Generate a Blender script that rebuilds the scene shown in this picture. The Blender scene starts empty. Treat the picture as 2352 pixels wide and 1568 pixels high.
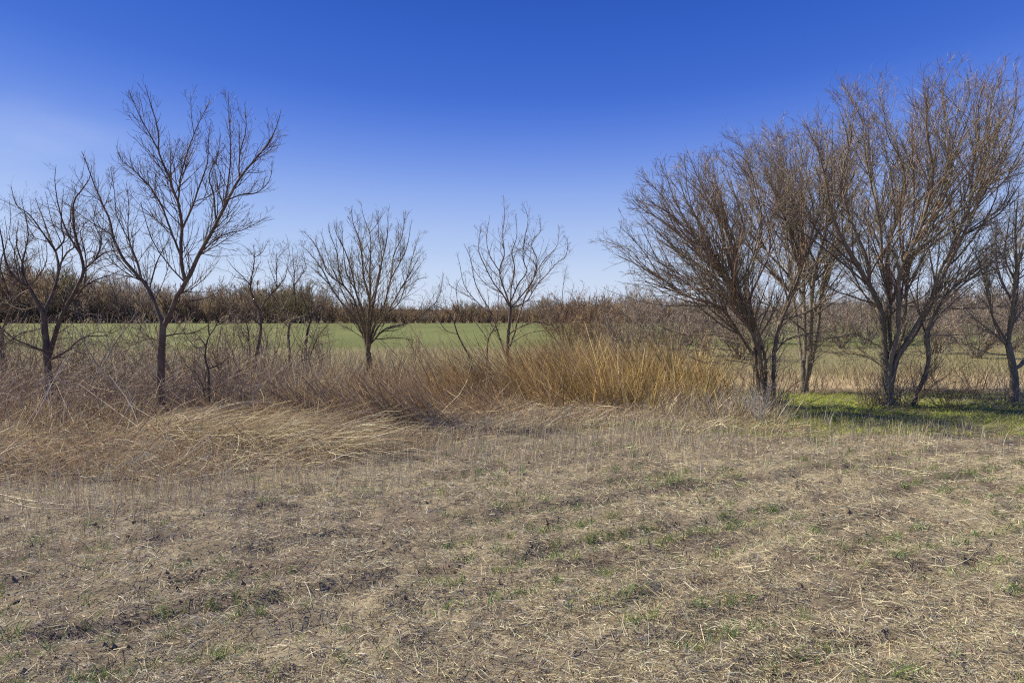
import bpy, math
import numpy as np
from mathutils import Vector

# ------------------------------------------------------------------ camera, sky, sun, exposure
sc = bpy.context.scene
col = sc.collection
CAMZ = 1.7
PITCH = math.radians(1.91)
FPX, CX, CY = 1680.0, 1176.0, 784.0          # working pixel frame of 2352 x 1568
cd = bpy.data.cameras.new("camera")
cam = bpy.data.objects.new("camera", cd)
col.objects.link(cam)
cam.location = (0, 0, CAMZ)
cam.rotation_euler = (math.pi / 2 - PITCH, 0, 0)
cd.sensor_width = 36
cd.lens = 36 * FPX / 2352
cd.clip_start = 0.05
cd.clip_end = 20000
sc.camera = cam

EXPOSURE = 0.52
SUN_AZ = math.radians(-74)                   # clockwise from +Y
SUN_EL = math.radians(44)
world = bpy.data.worlds.new("World")
sc.world = world
world.use_nodes = True
wt = world.node_tree
wn, wl = wt.nodes, wt.links
bg = wn["Background"]
sky = wn.new("ShaderNodeTexSky")
sky.sky_type = 'NISHITA'
sky.sun_disc = False
sky.sun_elevation = SUN_EL
sky.sun_rotation = SUN_AZ
sky.ozone_density = 6.0
sky.air_density = 1.0
sky.dust_density = 0.0
# blue deepens with height, most of all at right angles to the sun (as through a polarising filter)
tc = wn.new("ShaderNodeTexCoord")
sx = wn.new("ShaderNodeSeparateXYZ")
rot = wn.new("ShaderNodeVectorRotate"); rot.rotation_type = 'Z_AXIS'; rot.inputs['Angle'].default_value = math.radians(3)
wl.new(tc.outputs['Generated'], rot.inputs['Vector']); wl.new(rot.outputs[0], sx.inputs[0])


def mnode(op, a=None, b=None, c=None):
    m = wn.new("ShaderNodeMath"); m.operation = op
    for i, v in enumerate((a, b, c)):
        if v is None: continue
        if isinstance(v, (int, float)): m.inputs[i].default_value = v
        else: wl.new(v, m.inputs[i])
    return m.outputs[0]


x2 = mnode('MULTIPLY', sx.outputs[0], sx.outputs[0])
y2 = mnode('MULTIPLY', sx.outputs[1], sx.outputs[1])
hr = mnode('DIVIDE', mnode('MULTIPLY', x2, 2.0), mnode('ADD', mnode('ADD', x2, y2), 1e-4))
fz = mnode('MAXIMUM', mnode('SUBTRACT', 1.0, mnode('MULTIPLY', hr, 0.20)), 0.72)
zz_ = mnode('MULTIPLY', sx.outputs[2], fz)
fac = mnode('MULTIPLY', zz_, 1.0)
ramp = wn.new("ShaderNodeValToRGB"); ramp.color_ramp.interpolation = 'B_SPLINE'
stops = [(0.0, (.72, .78, .93)), (.04, (.64, .73, .92)), (.084, (.52, .65, .91)), (.163, (.27, .41, .86)), (.225, (.120, .24, .76)),
         (.284, (.046, .146, .66)), (.395, (.018, .088, .51)), (.60, (.013, .062, .38)), (1.0, (.008, .042, .28))]
el = ramp.color_ramp.elements
while len(el) < len(stops): el.new(.5)
for e_, (p_, c_) in zip(el, stops):
    e_.position = p_; e_.color = (*c_, 1)
wl.new(fac, ramp.inputs[0])
sc10 = wn.new("ShaderNodeVectorMath"); sc10.operation = 'SCALE'; sc10.inputs['Scale'].default_value = 10 / 2 ** EXPOSURE
wl.new(ramp.outputs[0], sc10.inputs[0])
tn = wn.new("ShaderNodeMix"); tn.data_type = 'RGBA'; tn.blend_type = 'MULTIPLY'; tn.inputs[0].default_value = 1
wl.new(sky.outputs[0], tn.inputs[6]); tn.inputs[7].default_value = (.55, .65, .8, 1)
comb = wn.new("ShaderNodeMix"); comb.data_type = 'RGBA'; comb.inputs[0].default_value = .12
wl.new(sc10.outputs[0], comb.inputs[6]); wl.new(tn.outputs[2], comb.inputs[7])
# thin wisps of cloud low on the left
mp = wn.new("ShaderNodeMapping"); mp.inputs['Scale'].default_value = (2.2, 2.2, 7.0)
nz = wn.new("ShaderNodeTexNoise"); nz.inputs['Scale'].default_value = 1.5
nz.inputs['Detail'].default_value = 6; nz.inputs['Roughness'].default_value = 0.55
wl.new(tc.outputs['Generated'], mp.inputs[0]); wl.new(mp.outputs[0], nz.inputs['Vector'])
cr = wn.new("ShaderNodeMapRange"); cr.inputs['From Min'].default_value = 0.36
cr.inputs['From Max'].default_value = 0.68; cr.interpolation_type = 'SMOOTHSTEP'
wl.new(nz.outputs['Fac'], cr.inputs['Value'])
dotn = wn.new("ShaderNodeVectorMath"); dotn.operation = 'DOT_PRODUCT'
cdir = Vector((-0.62, 1.0, 0.15)).normalized()
dotn.inputs[1].default_value = cdir
wl.new(tc.outputs['Generated'], dotn.inputs[0])
mr = wn.new("ShaderNodeMapRange"); mr.inputs['From Min'].default_value = math.cos(math.radians(8.5))
mr.inputs['From Max'].default_value = math.cos(math.radians(2)); mr.interpolation_type = 'SMOOTHERSTEP'
wl.new(dotn.outputs['Value'], mr.inputs['Value'])
mm = wn.new("ShaderNodeMath"); mm.operation = 'MULTIPLY'
wl.new(cr.outputs[0], mm.inputs[0]); wl.new(mr.outputs[0], mm.inputs[1])
m2 = wn.new("ShaderNodeMath"); m2.operation = 'MULTIPLY'; m2.inputs[1].default_value = 0.18
wl.new(mm.outputs[0], m2.inputs[0])
mixc = wn.new("ShaderNodeMix"); mixc.data_type = 'RGBA'
wl.new(m2.outputs[0], mixc.inputs['Factor'])
wl.new(comb.outputs[2], mixc.inputs[6])
mixc.inputs[7].default_value = (5.4, 5.9, 7.2, 1)
wl.new(mixc.outputs[2], bg.inputs[0])
bg.inputs[1].default_value = 0.1

sd = bpy.data.lights.new("sun", 'SUN')
sd.energy = 5.0
sd.angle = math.radians(0.53)
sd.color = (1.0, 0.93, 0.70)
sun = bpy.data.objects.new("sun", sd)
col.objects.link(sun)
sundir = Vector((math.sin(SUN_AZ) * math.cos(SUN_EL), math.cos(SUN_AZ) * math.cos(SUN_EL), math.sin(SUN_EL)))
sun.rotation_euler = sundir.to_track_quat('Z', 'Y').to_euler()
sun.location = sundir * 60
vs = sc.view_settings
vs.view_transform = 'Standard'
vs.look = 'None'
vs.exposure = EXPOSURE
vs.gamma = 1.0
vs.use_curve_mapping = False
sc.render.engine = 'CYCLES'
sc.cycles.use_denoising = False
sc.cycles.filter_width = 1.15
sc.cycles.max_bounces = 4
sc.cycles.diffuse_bounces = 2
sc.cycles.glossy_bounces = 1
sc.cycles.transmission_bounces = 2
sc.cycles.transparent_max_bounces = 4

# ------------------------------------------------------------------ helpers
cp, sp = math.cos(PITCH), math.sin(PITCH)


def at(px, py, d):
    """world point seen at working pixel (px,py) at distance y = d (arrays allowed)"""
    u = (np.asarray(px, float) - CX) / FPX
    v = (CY - np.asarray(py, float)) / FPX
    t = d / (cp + v * sp)
    return np.stack([u * t, np.broadcast_to(np.asarray(d, float), np.shape(u * t)) * 1.0, CAMZ + t * (-sp + v * cp)], -1)


def ground_xy(px, py):
    u = (px - CX) / FPX; v = (CY - py) / FPX
    t = CAMZ / (sp - v * cp)
    return u * t, t * (cp + v * sp)


def vnoise(x, y, s, seed=0):
    r = np.random.default_rng(1000 + seed)
    T = r.random((256, 256))
    x = np.asarray(x) / s + 37.3; y = np.asarray(y) / s + 91.7
    xi = np.floor(x).astype(int); yi = np.floor(y).astype(int)
    fx = x - xi; fy = y - yi
    fx = fx * fx * (3 - 2 * fx); fy = fy * fy * (3 - 2 * fy)
    a = T[xi & 255, yi & 255]; b = T[(xi + 1) & 255, yi & 255]
    c = T[xi & 255, (yi + 1) & 255]; d = T[(xi + 1) & 255, (yi + 1) & 255]
    return (a * (1 - fx) + b * fx) * (1 - fy) + (c * (1 - fx) + d * fx) * fy


def sstep(a, b, x):
    t = np.clip((x - a) / (b - a), 0, 1)
    return t * t * (3 - 2 * t)


ROW = math.radians(28)


def edge_y(x):
    """y where the weedy margin starts, as a function of x"""
    return np.interp(x, [-30, -9, -5.5, -3.5, -2, -0.6, 0.6, 2.6, 4.0, 6, 12, 30],
                     [5.8, 6.6, 7.4, 8.1, 9.3, 10.5, 11.2, 11.6, 11.2, 10.8, 10.8, 11.0]) + 0.5 * (vnoise(x, x * 0, 0.9, 5) - .5)


def mound(x, y):
    m = sstep(0, 1.2, y - edge_y(x)) * (1 - sstep(5, 8, y - edge_y(x))) * (1 - sstep(3.2, 4.4, x))
    return m * (0.01 + 0.12 * vnoise(x, y, .5, 8) * (1 - sstep(-3, 4, x) * 0.5))


def gh(x, y):
    x = np.asarray(x, float); y = np.asarray(y, float)
    near = 1 - sstep(14, 22, y)
    z = 0.05 * (vnoise(x, y, 2.3, 1) - .5) + 0.045 * (vnoise(x, y, .5, 2) - .5)
    z = z + near * (0.042 * (vnoise(x, y, .17, 3) - .5) + 0.03 * (vnoise(x, y, .075, 4) - .5))
    rr = (-x * math.sin(ROW) + y * math.cos(ROW)) + 0.1 * vnoise(x, y, .8, 6)
    field = 1 - sstep(-.5, .5, y - edge_y(x))
    z = z + field * 0.016 * np.sin(rr * 2 * math.pi / 0.52)
    z = z - field * 0.055 * np.exp(-((rr - 5.55) / .13) ** 2) * vnoise(x, y, .35, 7) \
        - field * 0.05 * np.exp(-((rr - 4.6) / .12) ** 2) * vnoise(x, y, .35, 9)
    return z * (1 - 0.5 * sstep(20, 60, y)) + mound(x, y) * .5


class Acc:
    def __init__(s):
        s.v = []; s.f = []; s.c = []; s.n = 0

    def add(s, v, f, c):
        s.v.append(v.reshape(-1, 3)); s.f.append(f + s.n); s.c.append(c.reshape(-1, 3)); s.n += len(s.v[-1])

    def tubes(s, P, R, c, S=4, rough=0.0, rng=None):
        """P n,K,3; R n,K ; c n,3 or n,K,3"""
        n, K, _ = P.shape
        if n == 0: return
        T = np.gradient(P, axis=1)
        T /= np.linalg.norm(T, axis=2, keepdims=True) + 1e-9
        mT = T.mean(axis=1)
        ref = np.where(np.abs(mT[:, 2:3]) > .8 * np.linalg.norm(mT, axis=1, keepdims=True), [[1., 0, 0]], [[0, 0, 1.]])
        U = np.cross(T, ref[:, None, :]); U /= np.linalg.norm(U, axis=2, keepdims=True) + 1e-9
        V = np.cross(T, U)
        if c.ndim == 2: c = np.repeat(c[:, None, :], K, 1)
        if S == 2:
            vv = np.stack([P - U * R[..., None], P + U * R[..., None]], 2)
        else:
            a = np.arange(S) / S * 2 * math.pi
            rr = R[:, :, None] * np.ones(S)
            if rough and rng is not None:
                lob = rng.normal(0, 1, (n, 1, S)); lob = (lob + np.roll(lob, 1, 2)) * .5
                rr = rr * (1 + rough * (lob + .8 * rng.normal(0, 1, rr.shape)))
            vv = P[:, :, None, :] + rr[..., None] * (np.cos(a)[None, None, :, None] * U[:, :, None, :] + np.sin(a)[None, None, :, None] * V[:, :, None, :])
        i = np.arange(n)[:, None, None] * (K * S); k = np.arange(K - 1)[None, :, None] * S
        if S == 2:
            b = (i + k)
            f = np.stack([b, b + 1, b + 3, b + 2], -1).reshape(-1, 4)
        else:
            j = np.arange(S)[None, None, :]; j2 = (j + 1) % S
            f = np.stack([i + k + j, i + k + j2, i + k + S + j2, i + k + S + j], -1).reshape(-1, 4)
        s.add(vv, f, np.repeat(c[:, :, None, :], S, 2))

    def ribbons(s, P, W, c, side):
        n, K, _ = P.shape
        if n == 0: return
        T = np.gradient(P, axis=1)
        U = np.cross(T, side[:, None, :]); U /= np.linalg.norm(U, axis=2, keepdims=True) + 1e-9
        vv = np.stack([P - U * W[..., None] * .5, P + U * W[..., None] * .5], 2)
        if c.ndim == 2: c = np.repeat(c[:, None, :], K, 1)
        b = np.arange(n)[:, None] * (K * 2) + np.arange(K - 1)[None, :] * 2
        f = np.stack([b, b + 1, b + 3, b + 2], -1).reshape(-1, 4)
        s.add(vv, f, np.repeat(c[:, :, None, :], 2, 2))

    def mesh(s, name, mat, origin=(0, 0, 0), smooth=True):
        v = (np.concatenate(s.v) - np.asarray(origin)).astype(np.float32)
        f = np.concatenate(s.f).astype(np.int32)
        c = np.concatenate(s.c)
        me = bpy.data.meshes.new(name)
        me.vertices.add(len(v)); me.vertices.foreach_set('co', v.ravel())
        me.loops.add(f.size); me.loops.foreach_set('vertex_index', f.ravel())
        me.polygons.add(len(f)); me.polygons.foreach_set('loop_start', np.arange(0, f.size, 4, dtype=np.int32))
        me.update(calc_edges=True)
        me.polygons.foreach_set('use_smooth', np.full(len(f), smooth))
        at_ = me.color_attributes.new('col', 'FLOAT_COLOR', 'POINT')
        at_.data.foreach_set('color', np.concatenate([c, np.ones((len(c), 1))], 1).astype(np.float32).ravel())
        me.materials.append(mat)
        return me


TRIS = [0]


def obj(name, me, parent=None, kind=None, loc=(0, 0, 0)):
    o = bpy.data.objects.new(name, me); col.objects.link(o)
    o.location = loc
    if parent: o.parent = parent
    if kind: o['kind'] = kind
    if me: TRIS[0] += len(me.polygons) * 2
    return o


def thing(name, label, cat, loc, group=None):
    o = bpy.data.objects.new(name, None); col.objects.link(o)
    o.empty_display_size = .2
    o.location = loc; o['label'] = label; o['category'] = cat
    if group: o['group'] = group
    return o


def palette(rng, n, cols, wts=None, var=.18):
    cols = np.array(cols); w = None if wts is None else np.array(wts) / np.sum(wts)
    c = cols[rng.choice(len(cols), n, p=w)]
    return np.clip(c * np.exp(rng.normal(0, var, (n, 1))) * (1 + rng.normal(0, .05, (n, 3))), 0.004, .85)


def material(name, rough=.85, spec=.2, nscale=0, namt=.3, bump=0, bscale=40, stretch=(1, 1, 1), transl=0, tint=None):
    m = bpy.data.materials.new(name); m.use_nodes = True
    t = m.node_tree; N, L = t.nodes, t.links
    b = N['Principled BSDF']
    b.inputs['Roughness'].default_value = rough
    b.inputs['Specular IOR Level'].default_value = spec
    a = N.new('ShaderNodeAttribute'); a.attribute_name = 'col'
    out = a.outputs['Color']
    tcn = N.new('ShaderNodeTexCoord'); mpn = N.new('ShaderNodeMapping'); mpn.inputs['Scale'].default_value = stretch
    L.new(tcn.outputs['Object'], mpn.inputs[0])
    if nscale:
        n1 = N.new('ShaderNodeTexNoise'); n1.inputs['Scale'].default_value = nscale; n1.inputs['Detail'].default_value = 5
        n1.inputs['Roughness'].default_value = .65
        L.new(mpn.outputs[0], n1.inputs['Vector'])
        r = N.new('ShaderNodeMapRange'); r.inputs['From Min'].default_value = .3; r.inputs['From Max'].default_value = .7
        r.inputs['To Min'].default_value = 1 - namt; r.inputs['To Max'].default_value = 1 + namt
        L.new(n1.outputs['Fac'], r.inputs['Value'])
        mx = N.new('ShaderNodeVectorMath'); mx.operation = 'SCALE'
        L.new(out, mx.inputs[0]); L.new(r.outputs[0], mx.inputs['Scale'])
        out = mx.outputs[0]
        if tint:
            n2 = N.new('ShaderNodeTexNoise'); n2.inputs['Scale'].default_value = tint[1]; n2.inputs['Detail'].default_value = 4
            L.new(tcn.outputs['Object'], n2.inputs['Vector'])
            r2 = N.new('ShaderNodeMapRange'); r2.inputs['From Min'].default_value = .5; r2.inputs['From Max'].default_value = .68
            r2.inputs['To Max'].default_value = tint[2]
            L.new(n2.outputs['Fac'], r2.inputs['Value'])
            mi = N.new('ShaderNodeMix'); mi.data_type = 'RGBA'
            L.new(r2.outputs[0], mi.inputs['Factor']); L.new(out, mi.inputs[6]); mi.inputs[7].default_value = (*tint[0], 1)
            out = mi.outputs[2]
    L.new(out, b.inputs['Base Color'])
    if bump:
        n3 = N.new('ShaderNodeTexNoise'); n3.inputs['Scale'].default_value = bscale; n3.inputs['Detail'].default_value = 6
        n3.inputs['Roughness'].default_value = .7
        L.new(mpn.outputs[0], n3.inputs['Vector'])
        bp = N.new('ShaderNodeBump'); bp.inputs['Strength'].default_value = bump; bp.inputs['Distance'].default_value = .02
        L.new(n3.outputs['Fac'], bp.inputs['Height']); L.new(bp.outputs[0], b.inputs['Normal'])
    if transl:
        tr = N.new('ShaderNodeBsdfTranslucent'); ms = N.new('ShaderNodeMixShader'); ms.inputs[0].default_value = transl
        L.new(out, tr.inputs['Color']); L.new(b.outputs[0], ms.inputs[1]); L.new(tr.outputs[0], ms.inputs[2])
        L.new(ms.outputs[0], N['Material Output'].inputs['Surface'])
    return m


M_GROUND = material('soil_and_fields', .95, .1, nscale=9, namt=.35, bump=.6, bscale=28)
M_BARK = material('rough_bark', .9, .15, nscale=14, namt=.45, bump=.9, bscale=30, stretch=(1, 1, .25),
                  tint=((.20, .20, .13), 6, .55))
M_TWIG = material('twig_bark', .7, .25, nscale=20, namt=.25)
M_STRAW = material('dry_straw', .6, .3, nscale=30, namt=.15, transl=.2)
M_GREEN = material('green_blades', .55, .3, nscale=12, namt=.15, transl=.3)
M_FAR = material('distant_twigs', .9, .1, nscale=.6, namt=.3, transl=.45)

# ------------------------------------------------------------------ ground sheet
xo = np.concatenate([np.arange(10, 130, 1.5), np.geomspace(132, 4000, 20)])
xs = np.concatenate([-xo[::-1], np.arange(-9.9, 9.95, .052), xo])
ys = np.concatenate([[-300, -60, -15, -4, 0, 1.5, 2.2], np.geomspace(2.6, 20, 225), np.geomspace(20.6, 6000, 95)])
XX, YY = np.meshgrid(xs, ys)
ZZ = gh(XX, YY)
ZZ = np.where(YY > 400, ZZ * 0 - 0.0, ZZ)
nx_, ny_ = len(xs), len(ys)


def lerp(a, b, t): return a * (1 - t[..., None]) + np.asarray(b) * t[..., None]


c = np.zeros(XX.shape + (3,)) + np.array([.225, .183, .132])
c = lerp(c, (.31, .26, .18), sstep(.35, .75, vnoise(XX, YY, .8, 11)) * .8)
c = lerp(c, (.15, .112, .090), sstep(.58, .8, vnoise(XX, YY, .45, 12)) * .7)
RR = (-XX * math.sin(ROW) + YY * math.cos(ROW)) + 0.1 * vnoise(XX, YY, .8, 6)
E_ = YY - edge_y(XX)
bandm = sstep(.1, .9, np.sin(RR * 2 * math.pi / 1.45 + 1.2)) * sstep(.3, .6, vnoise(XX, YY, 1.1, 17)) * (E_ < 0)
c = lerp(c, (.15, .118, .092), bandm * .4)
c = lerp(c, (.19, .145, .09), sstep(-.3, .6, E_))
gp = sstep(2.6, 3.6, XX) * sstep(10.4, 11.2, YY + .4 * vnoise(XX, YY, .7, 13)) * (1 - sstep(15.6, 16.6, YY))
c = lerp(c, (.20, .22, .06), gp)
c = lerp(c, (.215, .190, .10), sstep(17, 21, YY) * (XX < 60))
tan = sstep(3.5, 7, XX) * sstep(16.4, 17.5, YY) * (1 - sstep(19.5, 23, YY))
c = lerp(c, (.36, .28, .18), tan)
edge2 = 36 + 4 * vnoise(XX, YY * 0, 9, 14) + 0.12 * XX
gr = sstep(0, 5, YY - edge2)
fld = np.array([.150, .165, .062]) * (0.74 + .30 * vnoise(XX, YY * .45, 5, 15) + .22 * vnoise(XX, YY * .3, 17, 16))[..., None]
c = c * (1 - gr[..., None]) + fld * gr[..., None]
c = lerp(c, (.19, .17, .10), sstep(195, 204, YY))
acc = Acc()
idx = np.arange(nx_ * ny_).reshape(ny_, nx_)
f = np.stack([idx[:-1, :-1], idx[:-1, 1:], idx[1:, 1:], idx[1:, :-1]], -1).reshape(-1, 4)
acc.add(np.stack([XX, YY, ZZ], -1), f, c)
obj('ground', acc.mesh('ground', M_GROUND), kind='structure')

# low rise far behind the woods
hx = np.linspace(-2500, 2500, 120); hy = np.linspace(420, 2400, 16)
HX, HY = np.meshgrid(hx, hy)
HZ = sstep(420, 900, HY) * (7 + 5 * vnoise(HX, HY, 420, 21)) * (HY / 900) - 0.3
acc = Acc(); idx = np.arange(HX.size).reshape(HX.shape)
f = np.stack([idx[:-1, :-1], idx[:-1, 1:], idx[1:, 1:], idx[1:, :-1]], -1).reshape(-1, 4)
acc.add(np.stack([HX, HY, HZ], -1), f, np.zeros(HX.shape + (3,)) + (.20, .16, .14))
obj('hills', acc.mesh('hills', M_FAR), kind='structure')


# ------------------------------------------------------------------ growing trees
def resample(pts, K):
    pts = np.asarray(pts, float)
    if len(pts) > 2:                          # Catmull-Rom through the points
        q = np.vstack([2 * pts[0] - pts[1], pts, 2 * pts[-1] - pts[-2]])
        o = []
        for i in range(1, len(q) - 2):
            for t in np.linspace(0, 1, 8, endpoint=False):
                o.append(.5 * (2 * q[i] + (q[i + 1] - q[i - 1]) * t + (2 * q[i - 1] - 5 * q[i] + 4 * q[i + 1] - q[i + 2]) * t * t
                               + (3 * q[i] - q[i - 1] - 3 * q[i + 1] + q[i + 2]) * t ** 3))
        o.append(pts[-1]); pts = np.array(o)
    s = np.r_[0, np.cumsum(np.linalg.norm(np.diff(pts, axis=0), axis=1))]
    u = np.linspace(0, s[-1], K)
    return np.stack([np.interp(u, s, pts[:, k]) for k in range(pts.shape[1])], -1)


def grow(rng, P, R, dens, lf, lmin, lmax, ang, up=.5, wig=.18, K=5, rmax=.6, rbase=(.0012, .009), tmin=.12, rtip=.0012, zig=0.0):
    n, KP, _ = P.shape
    L = np.linalg.norm(np.diff(P, axis=1), axis=2).sum(1)
    cnt = rng.poisson(dens * L * (1 - tmin))
    ix = np.repeat(np.arange(n), cnt); m = len(ix)
    t = rng.uniform(tmin, .98, m)
    f = t * (KP - 1); k = np.minimum(f.astype(int), KP - 2); fr = (f - k)[:, None]
    p0 = P[ix, k] * (1 - fr) + P[ix, k + 1] * fr
    T = P[ix, k + 1] - P[ix, k]; T /= np.linalg.norm(T, axis=1, keepdims=True) + 1e-9
    rp = R[ix, k] * (1 - fr[:, 0]) + R[ix, k + 1] * fr[:, 0]
    length = np.clip(lf * (1 - t) * L[ix] + lmin, lmin, lmax) * rng.uniform(.55, 1.25, m)
    q = rng.normal(0, 1, (m, 3)); q -= (q * T).sum(1, keepdims=True) * T
    q /= np.linalg.norm(q, axis=1, keepdims=True) + 1e-9
    a = np.radians(rng.normal(ang, 9, m))[:, None]
    d = np.cos(a) * T + np.sin(a) * q
    r0 = np.minimum(rmax * rp, rbase[0] + rbase[1] * length)
    r0 = np.maximum(r0, rtip)
    out = np.zeros((m, K, 3)); out[:, 0] = p0
    st = (length / (K - 1))[:, None]
    bend = rng.normal(0, 1, (m, 3)) * wig * .6
    for i in range(1, K):
        out[:, i] = out[:, i - 1] + d * st
        w = rng.normal(0, 1, (m, 3)) * wig + bend
        if zig: w = w + zig * ((-1) ** i) * q
        d = d + w; d[:, 2] += up * st[:, 0] / np.maximum(length, .15) * 1.0
        d /= np.linalg.norm(d, axis=1, keepdims=True)
    rr = r0[:, None] * (1 - .75 * np.linspace(0, 1, K)[None, :])
    return out, np.maximum(rr, rtip * .8)


def more_stems(lst, keep, seed, off=26):
    rng = np.random.default_rng(seed); out = list(lst)
    for i in keep:
        p, r0, r1 = lst[i]; p = np.array(p, float); n = len(p); w = np.linspace(0, 1, n)[:, None]
        q = p + rng.normal(0, off * .35, (1, 2)) * (1, 0) + w * rng.normal(0, off * 1.5, (1, 2)) + w * rng.normal(0, off * .3, (n, 2))
        out.append((q, r0 * .8, r1))
    return out


def build_tree(name, label, cat, D, T, limbs, seed, group=None, dep=.35, dup=0, lv2=(9, .42, .12, 1.1), lv3=(10, .35, .06, .4),
               lv4=None, ang=38, up=.5, wig=.14, bark=(.11, .085, .065), twig=((.12, .07, .05), (.09, .065, .055)), rad=None,
               jit=26, zig=0.0, rt=.0016, skirt=0, spur=.8, sub=0, low=0):
    """limbs: list of (pts in picture frame, r0, r1); first one is the trunk. D distance of base. T picture transform"""
    rng = np.random.default_rng(seed)
    lim3 = []                                   # (pts px,py,dy) resampled, radii
    L = [(T(p), r0, r1, False) for p, r0, r1 in limbs]
    for q in range(dup):
        for i in range(1, len(limbs)):
            p, r0, r1 = limbs[i]
            pp = T(p).copy(); n = len(pp)
            w = np.linspace(0, 1, n)[:, None]
            cutn = rng.uniform(.25, .6)
            pp = resample(pp, 9); pp = pp[int(cutn * 5):]; n = len(pp); w = np.linspace(0, 1, n)[:, None]
            pp = pp + w * rng.normal(0, jit, (1, 2)) + (w > 0) * rng.normal(0, jit * .16, (n, 2))
            L.append((pp, r0 * .42, r1 * .7, True))
    for i, (pp, r0, r1, isdup) in enumerate(L):
        K = 22 if i == 0 else 16
        q = resample(pp, K)
        dy0 = 0.0
        Lpx = np.linalg.norm(np.diff(q, axis=0), axis=1).sum()
        if i > 0 and lim3:
            best = None
            for (qq, rr) in lim3[:len(limbs)]:
                dd = np.linalg.norm(qq[:, :2] - q[0], axis=1)
                k = dd.argmin()
                if best is None or dd[k] < best[0]: best = (dd[k], qq[k], rr[k])
            if best[0] < 22:
                off = best[1][:2] - q[0]; dy0 = best[1][2]
                q = q + off * (1 - np.linspace(0, 1, K)[:, None]) ** 2
                r0 = min(r0, best[2] * .92)
        lm = Lpx / FPX * D
        dy1 = dy0 * 1.3 + rng.normal(0, 1) * dep * lm
        if i == 0: dy1 = 0
        s = np.linspace(0, 1, K)
        dy = dy0 + (dy1 - dy0) * s ** 1.1 + (rng.normal(0, .009, K).cumsum() if i else 0)
        rr = r1 + (r0 - r1) * (1 - s) ** .9
        if i == 0:
            rr = r1 + (r0 - r1) * (1 - s) ** 1.0
            rr = rr * (1 + .35 * np.exp(-s * 16))
        lim3.append((np.concatenate([q, dy[:, None]], 1), rr))
    P = []
    for q, rr in lim3:
        P.append(at(q[:, 0], q[:, 1], D + q[:, 2]))
    P[0][0, 2] = min(P[0][0, 2], 0.0) - .06
    base = np.array([P[0][0, 0], P[0][0, 1], 0.0])
    root = thing(name, label, cat, base, group)
    bark = np.array(bark)
    a = Acc()
    pts = resample(P[0], 40); rr = np.interp(np.linspace(0, 1, 40), np.linspace(0, 1, len(lim3[0][1])), lim3[0][1])
    a.tubes(pts[None], rr[None], np.clip(bark[None] * np.ones((1, 3)), 0, 1), S=16, rough=.06, rng=rng)
    obj('trunk', a.mesh('trunk', M_BARK, base), root)
    for i in range(1, len(limbs)):
        a = Acc()
        kk = 30
        pts = resample(P[i], kk); rr = np.interp(np.linspace(0, 1, kk), np.linspace(0, 1, 16), lim3[i][1])
        Lr = np.linalg.norm(P[i][-1] - P[i][0])
        pts[1:-1] += rng.normal(0, .0014 * Lr ** .5, (kk - 2, 3))
        cc = bark[None] * (1 - np.linspace(0, .6, kk)[:, None]) + np.array(twig[0])[None] * np.linspace(0, .6, kk)[:, None]
        a.tubes(pts[None], rr[None], cc[None], S=7, rough=.03, rng=rng)
        obj('limb', a.mesh('limb', M_BARK, base), root)
    a = Acc()
    if dup:
        PD = np.stack([resample(P[i], 16) for i in range(len(limbs), len(P))]); RD = np.stack([lim3[i][1] for i in range(len(limbs), len(P))])
        a.tubes(PD, RD, palette(rng, len(PD), [bark], var=.12), S=5)
    PL = np.stack([resample(P[i], 16) for i in range(1, len(P))]); RL = np.stack([lim3[i][1] for i in range(1, len(P))])
    if sub:
        PS, RS = grow(rng, PL, RL, sub, .72, .25, 2.4, 23, up=.28, wig=.055, K=12, rmax=.62, rbase=(.0035, .0058), tmin=.26, rtip=rt)
        a.tubes(PS, RS, palette(rng, len(PS), [bark, bark, twig[0]], var=.15), S=5)
        q_ = [resample(p_, 16) for p_ in PS]
        PL = np.concatenate([PL, np.stack(q_)]); RL = np.concatenate([RL, np.stack([np.interp(np.linspace(0, 1, 16), np.linspace(0, 1, 12), r_) for r_ in RS])])
    if low:
        Pq, Rq = grow(rng, PL[:len(limbs) - 1, :7], RL[:len(limbs) - 1, :7], low, .2, .35, 1.3, 66, up=.05, wig=.10, K=9, rmax=.4, rbase=(.002, .0032), tmin=.25, rtip=rt)
        ok = Pq[:, :, 2].min(axis=1) > .25
        Pq, Rq = Pq[ok], Rq[ok]
        a.tubes(Pq, Rq, palette(rng, len(Pq), GREYTW, var=.18), S=3)
        Pw, Rw = grow(rng, Pq, Rq, 9, .3, .08, .3, 40, up=.1, wig=.15, K=3, tmin=.1, rtip=rt * .8)
        a.ribbons(Pw, Rw * 2.7, palette(rng, len(Pw), GREYTW, var=.2), rng.normal(0, 1, (len(Pw), 3)))
    P2, R2 = grow(rng, PL, RL, lv2[0], lv2[1], lv2[2], lv2[3], ang, up=up, wig=wig, K=7, tmin=.08, rtip=rt, zig=zig)
    a.tubes(P2, R2, palette(rng, len(P2), list(twig) + [bark], var=.2), S=3)
    P3, R3 = grow(rng, P2, R2, lv3[0], lv3[1], lv3[2], lv3[3], ang + 4, up=up * .9, wig=wig * 1.2, K=4, tmin=.1, rtip=rt * .8, zig=zig)
    a.ribbons(P3, R3 * 2.7, palette(rng, len(P3), twig, var=.22), rng.normal(0, 1, (len(P3), 3)))
    # short twigs straight off the limbs
    P5, R5 = grow(rng, PL, RL, lv3[0] * spur, 0, lv3[2] * 1.4, lv3[2] * 2.5, ang + 12, up=up, wig=wig, K=3, tmin=.3, rtip=rt * .8)
    a.ribbons(P5, R5 * 2.7, palette(rng, len(P5), twig, var=.22), rng.normal(0, 1, (len(P5), 3)))
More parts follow.
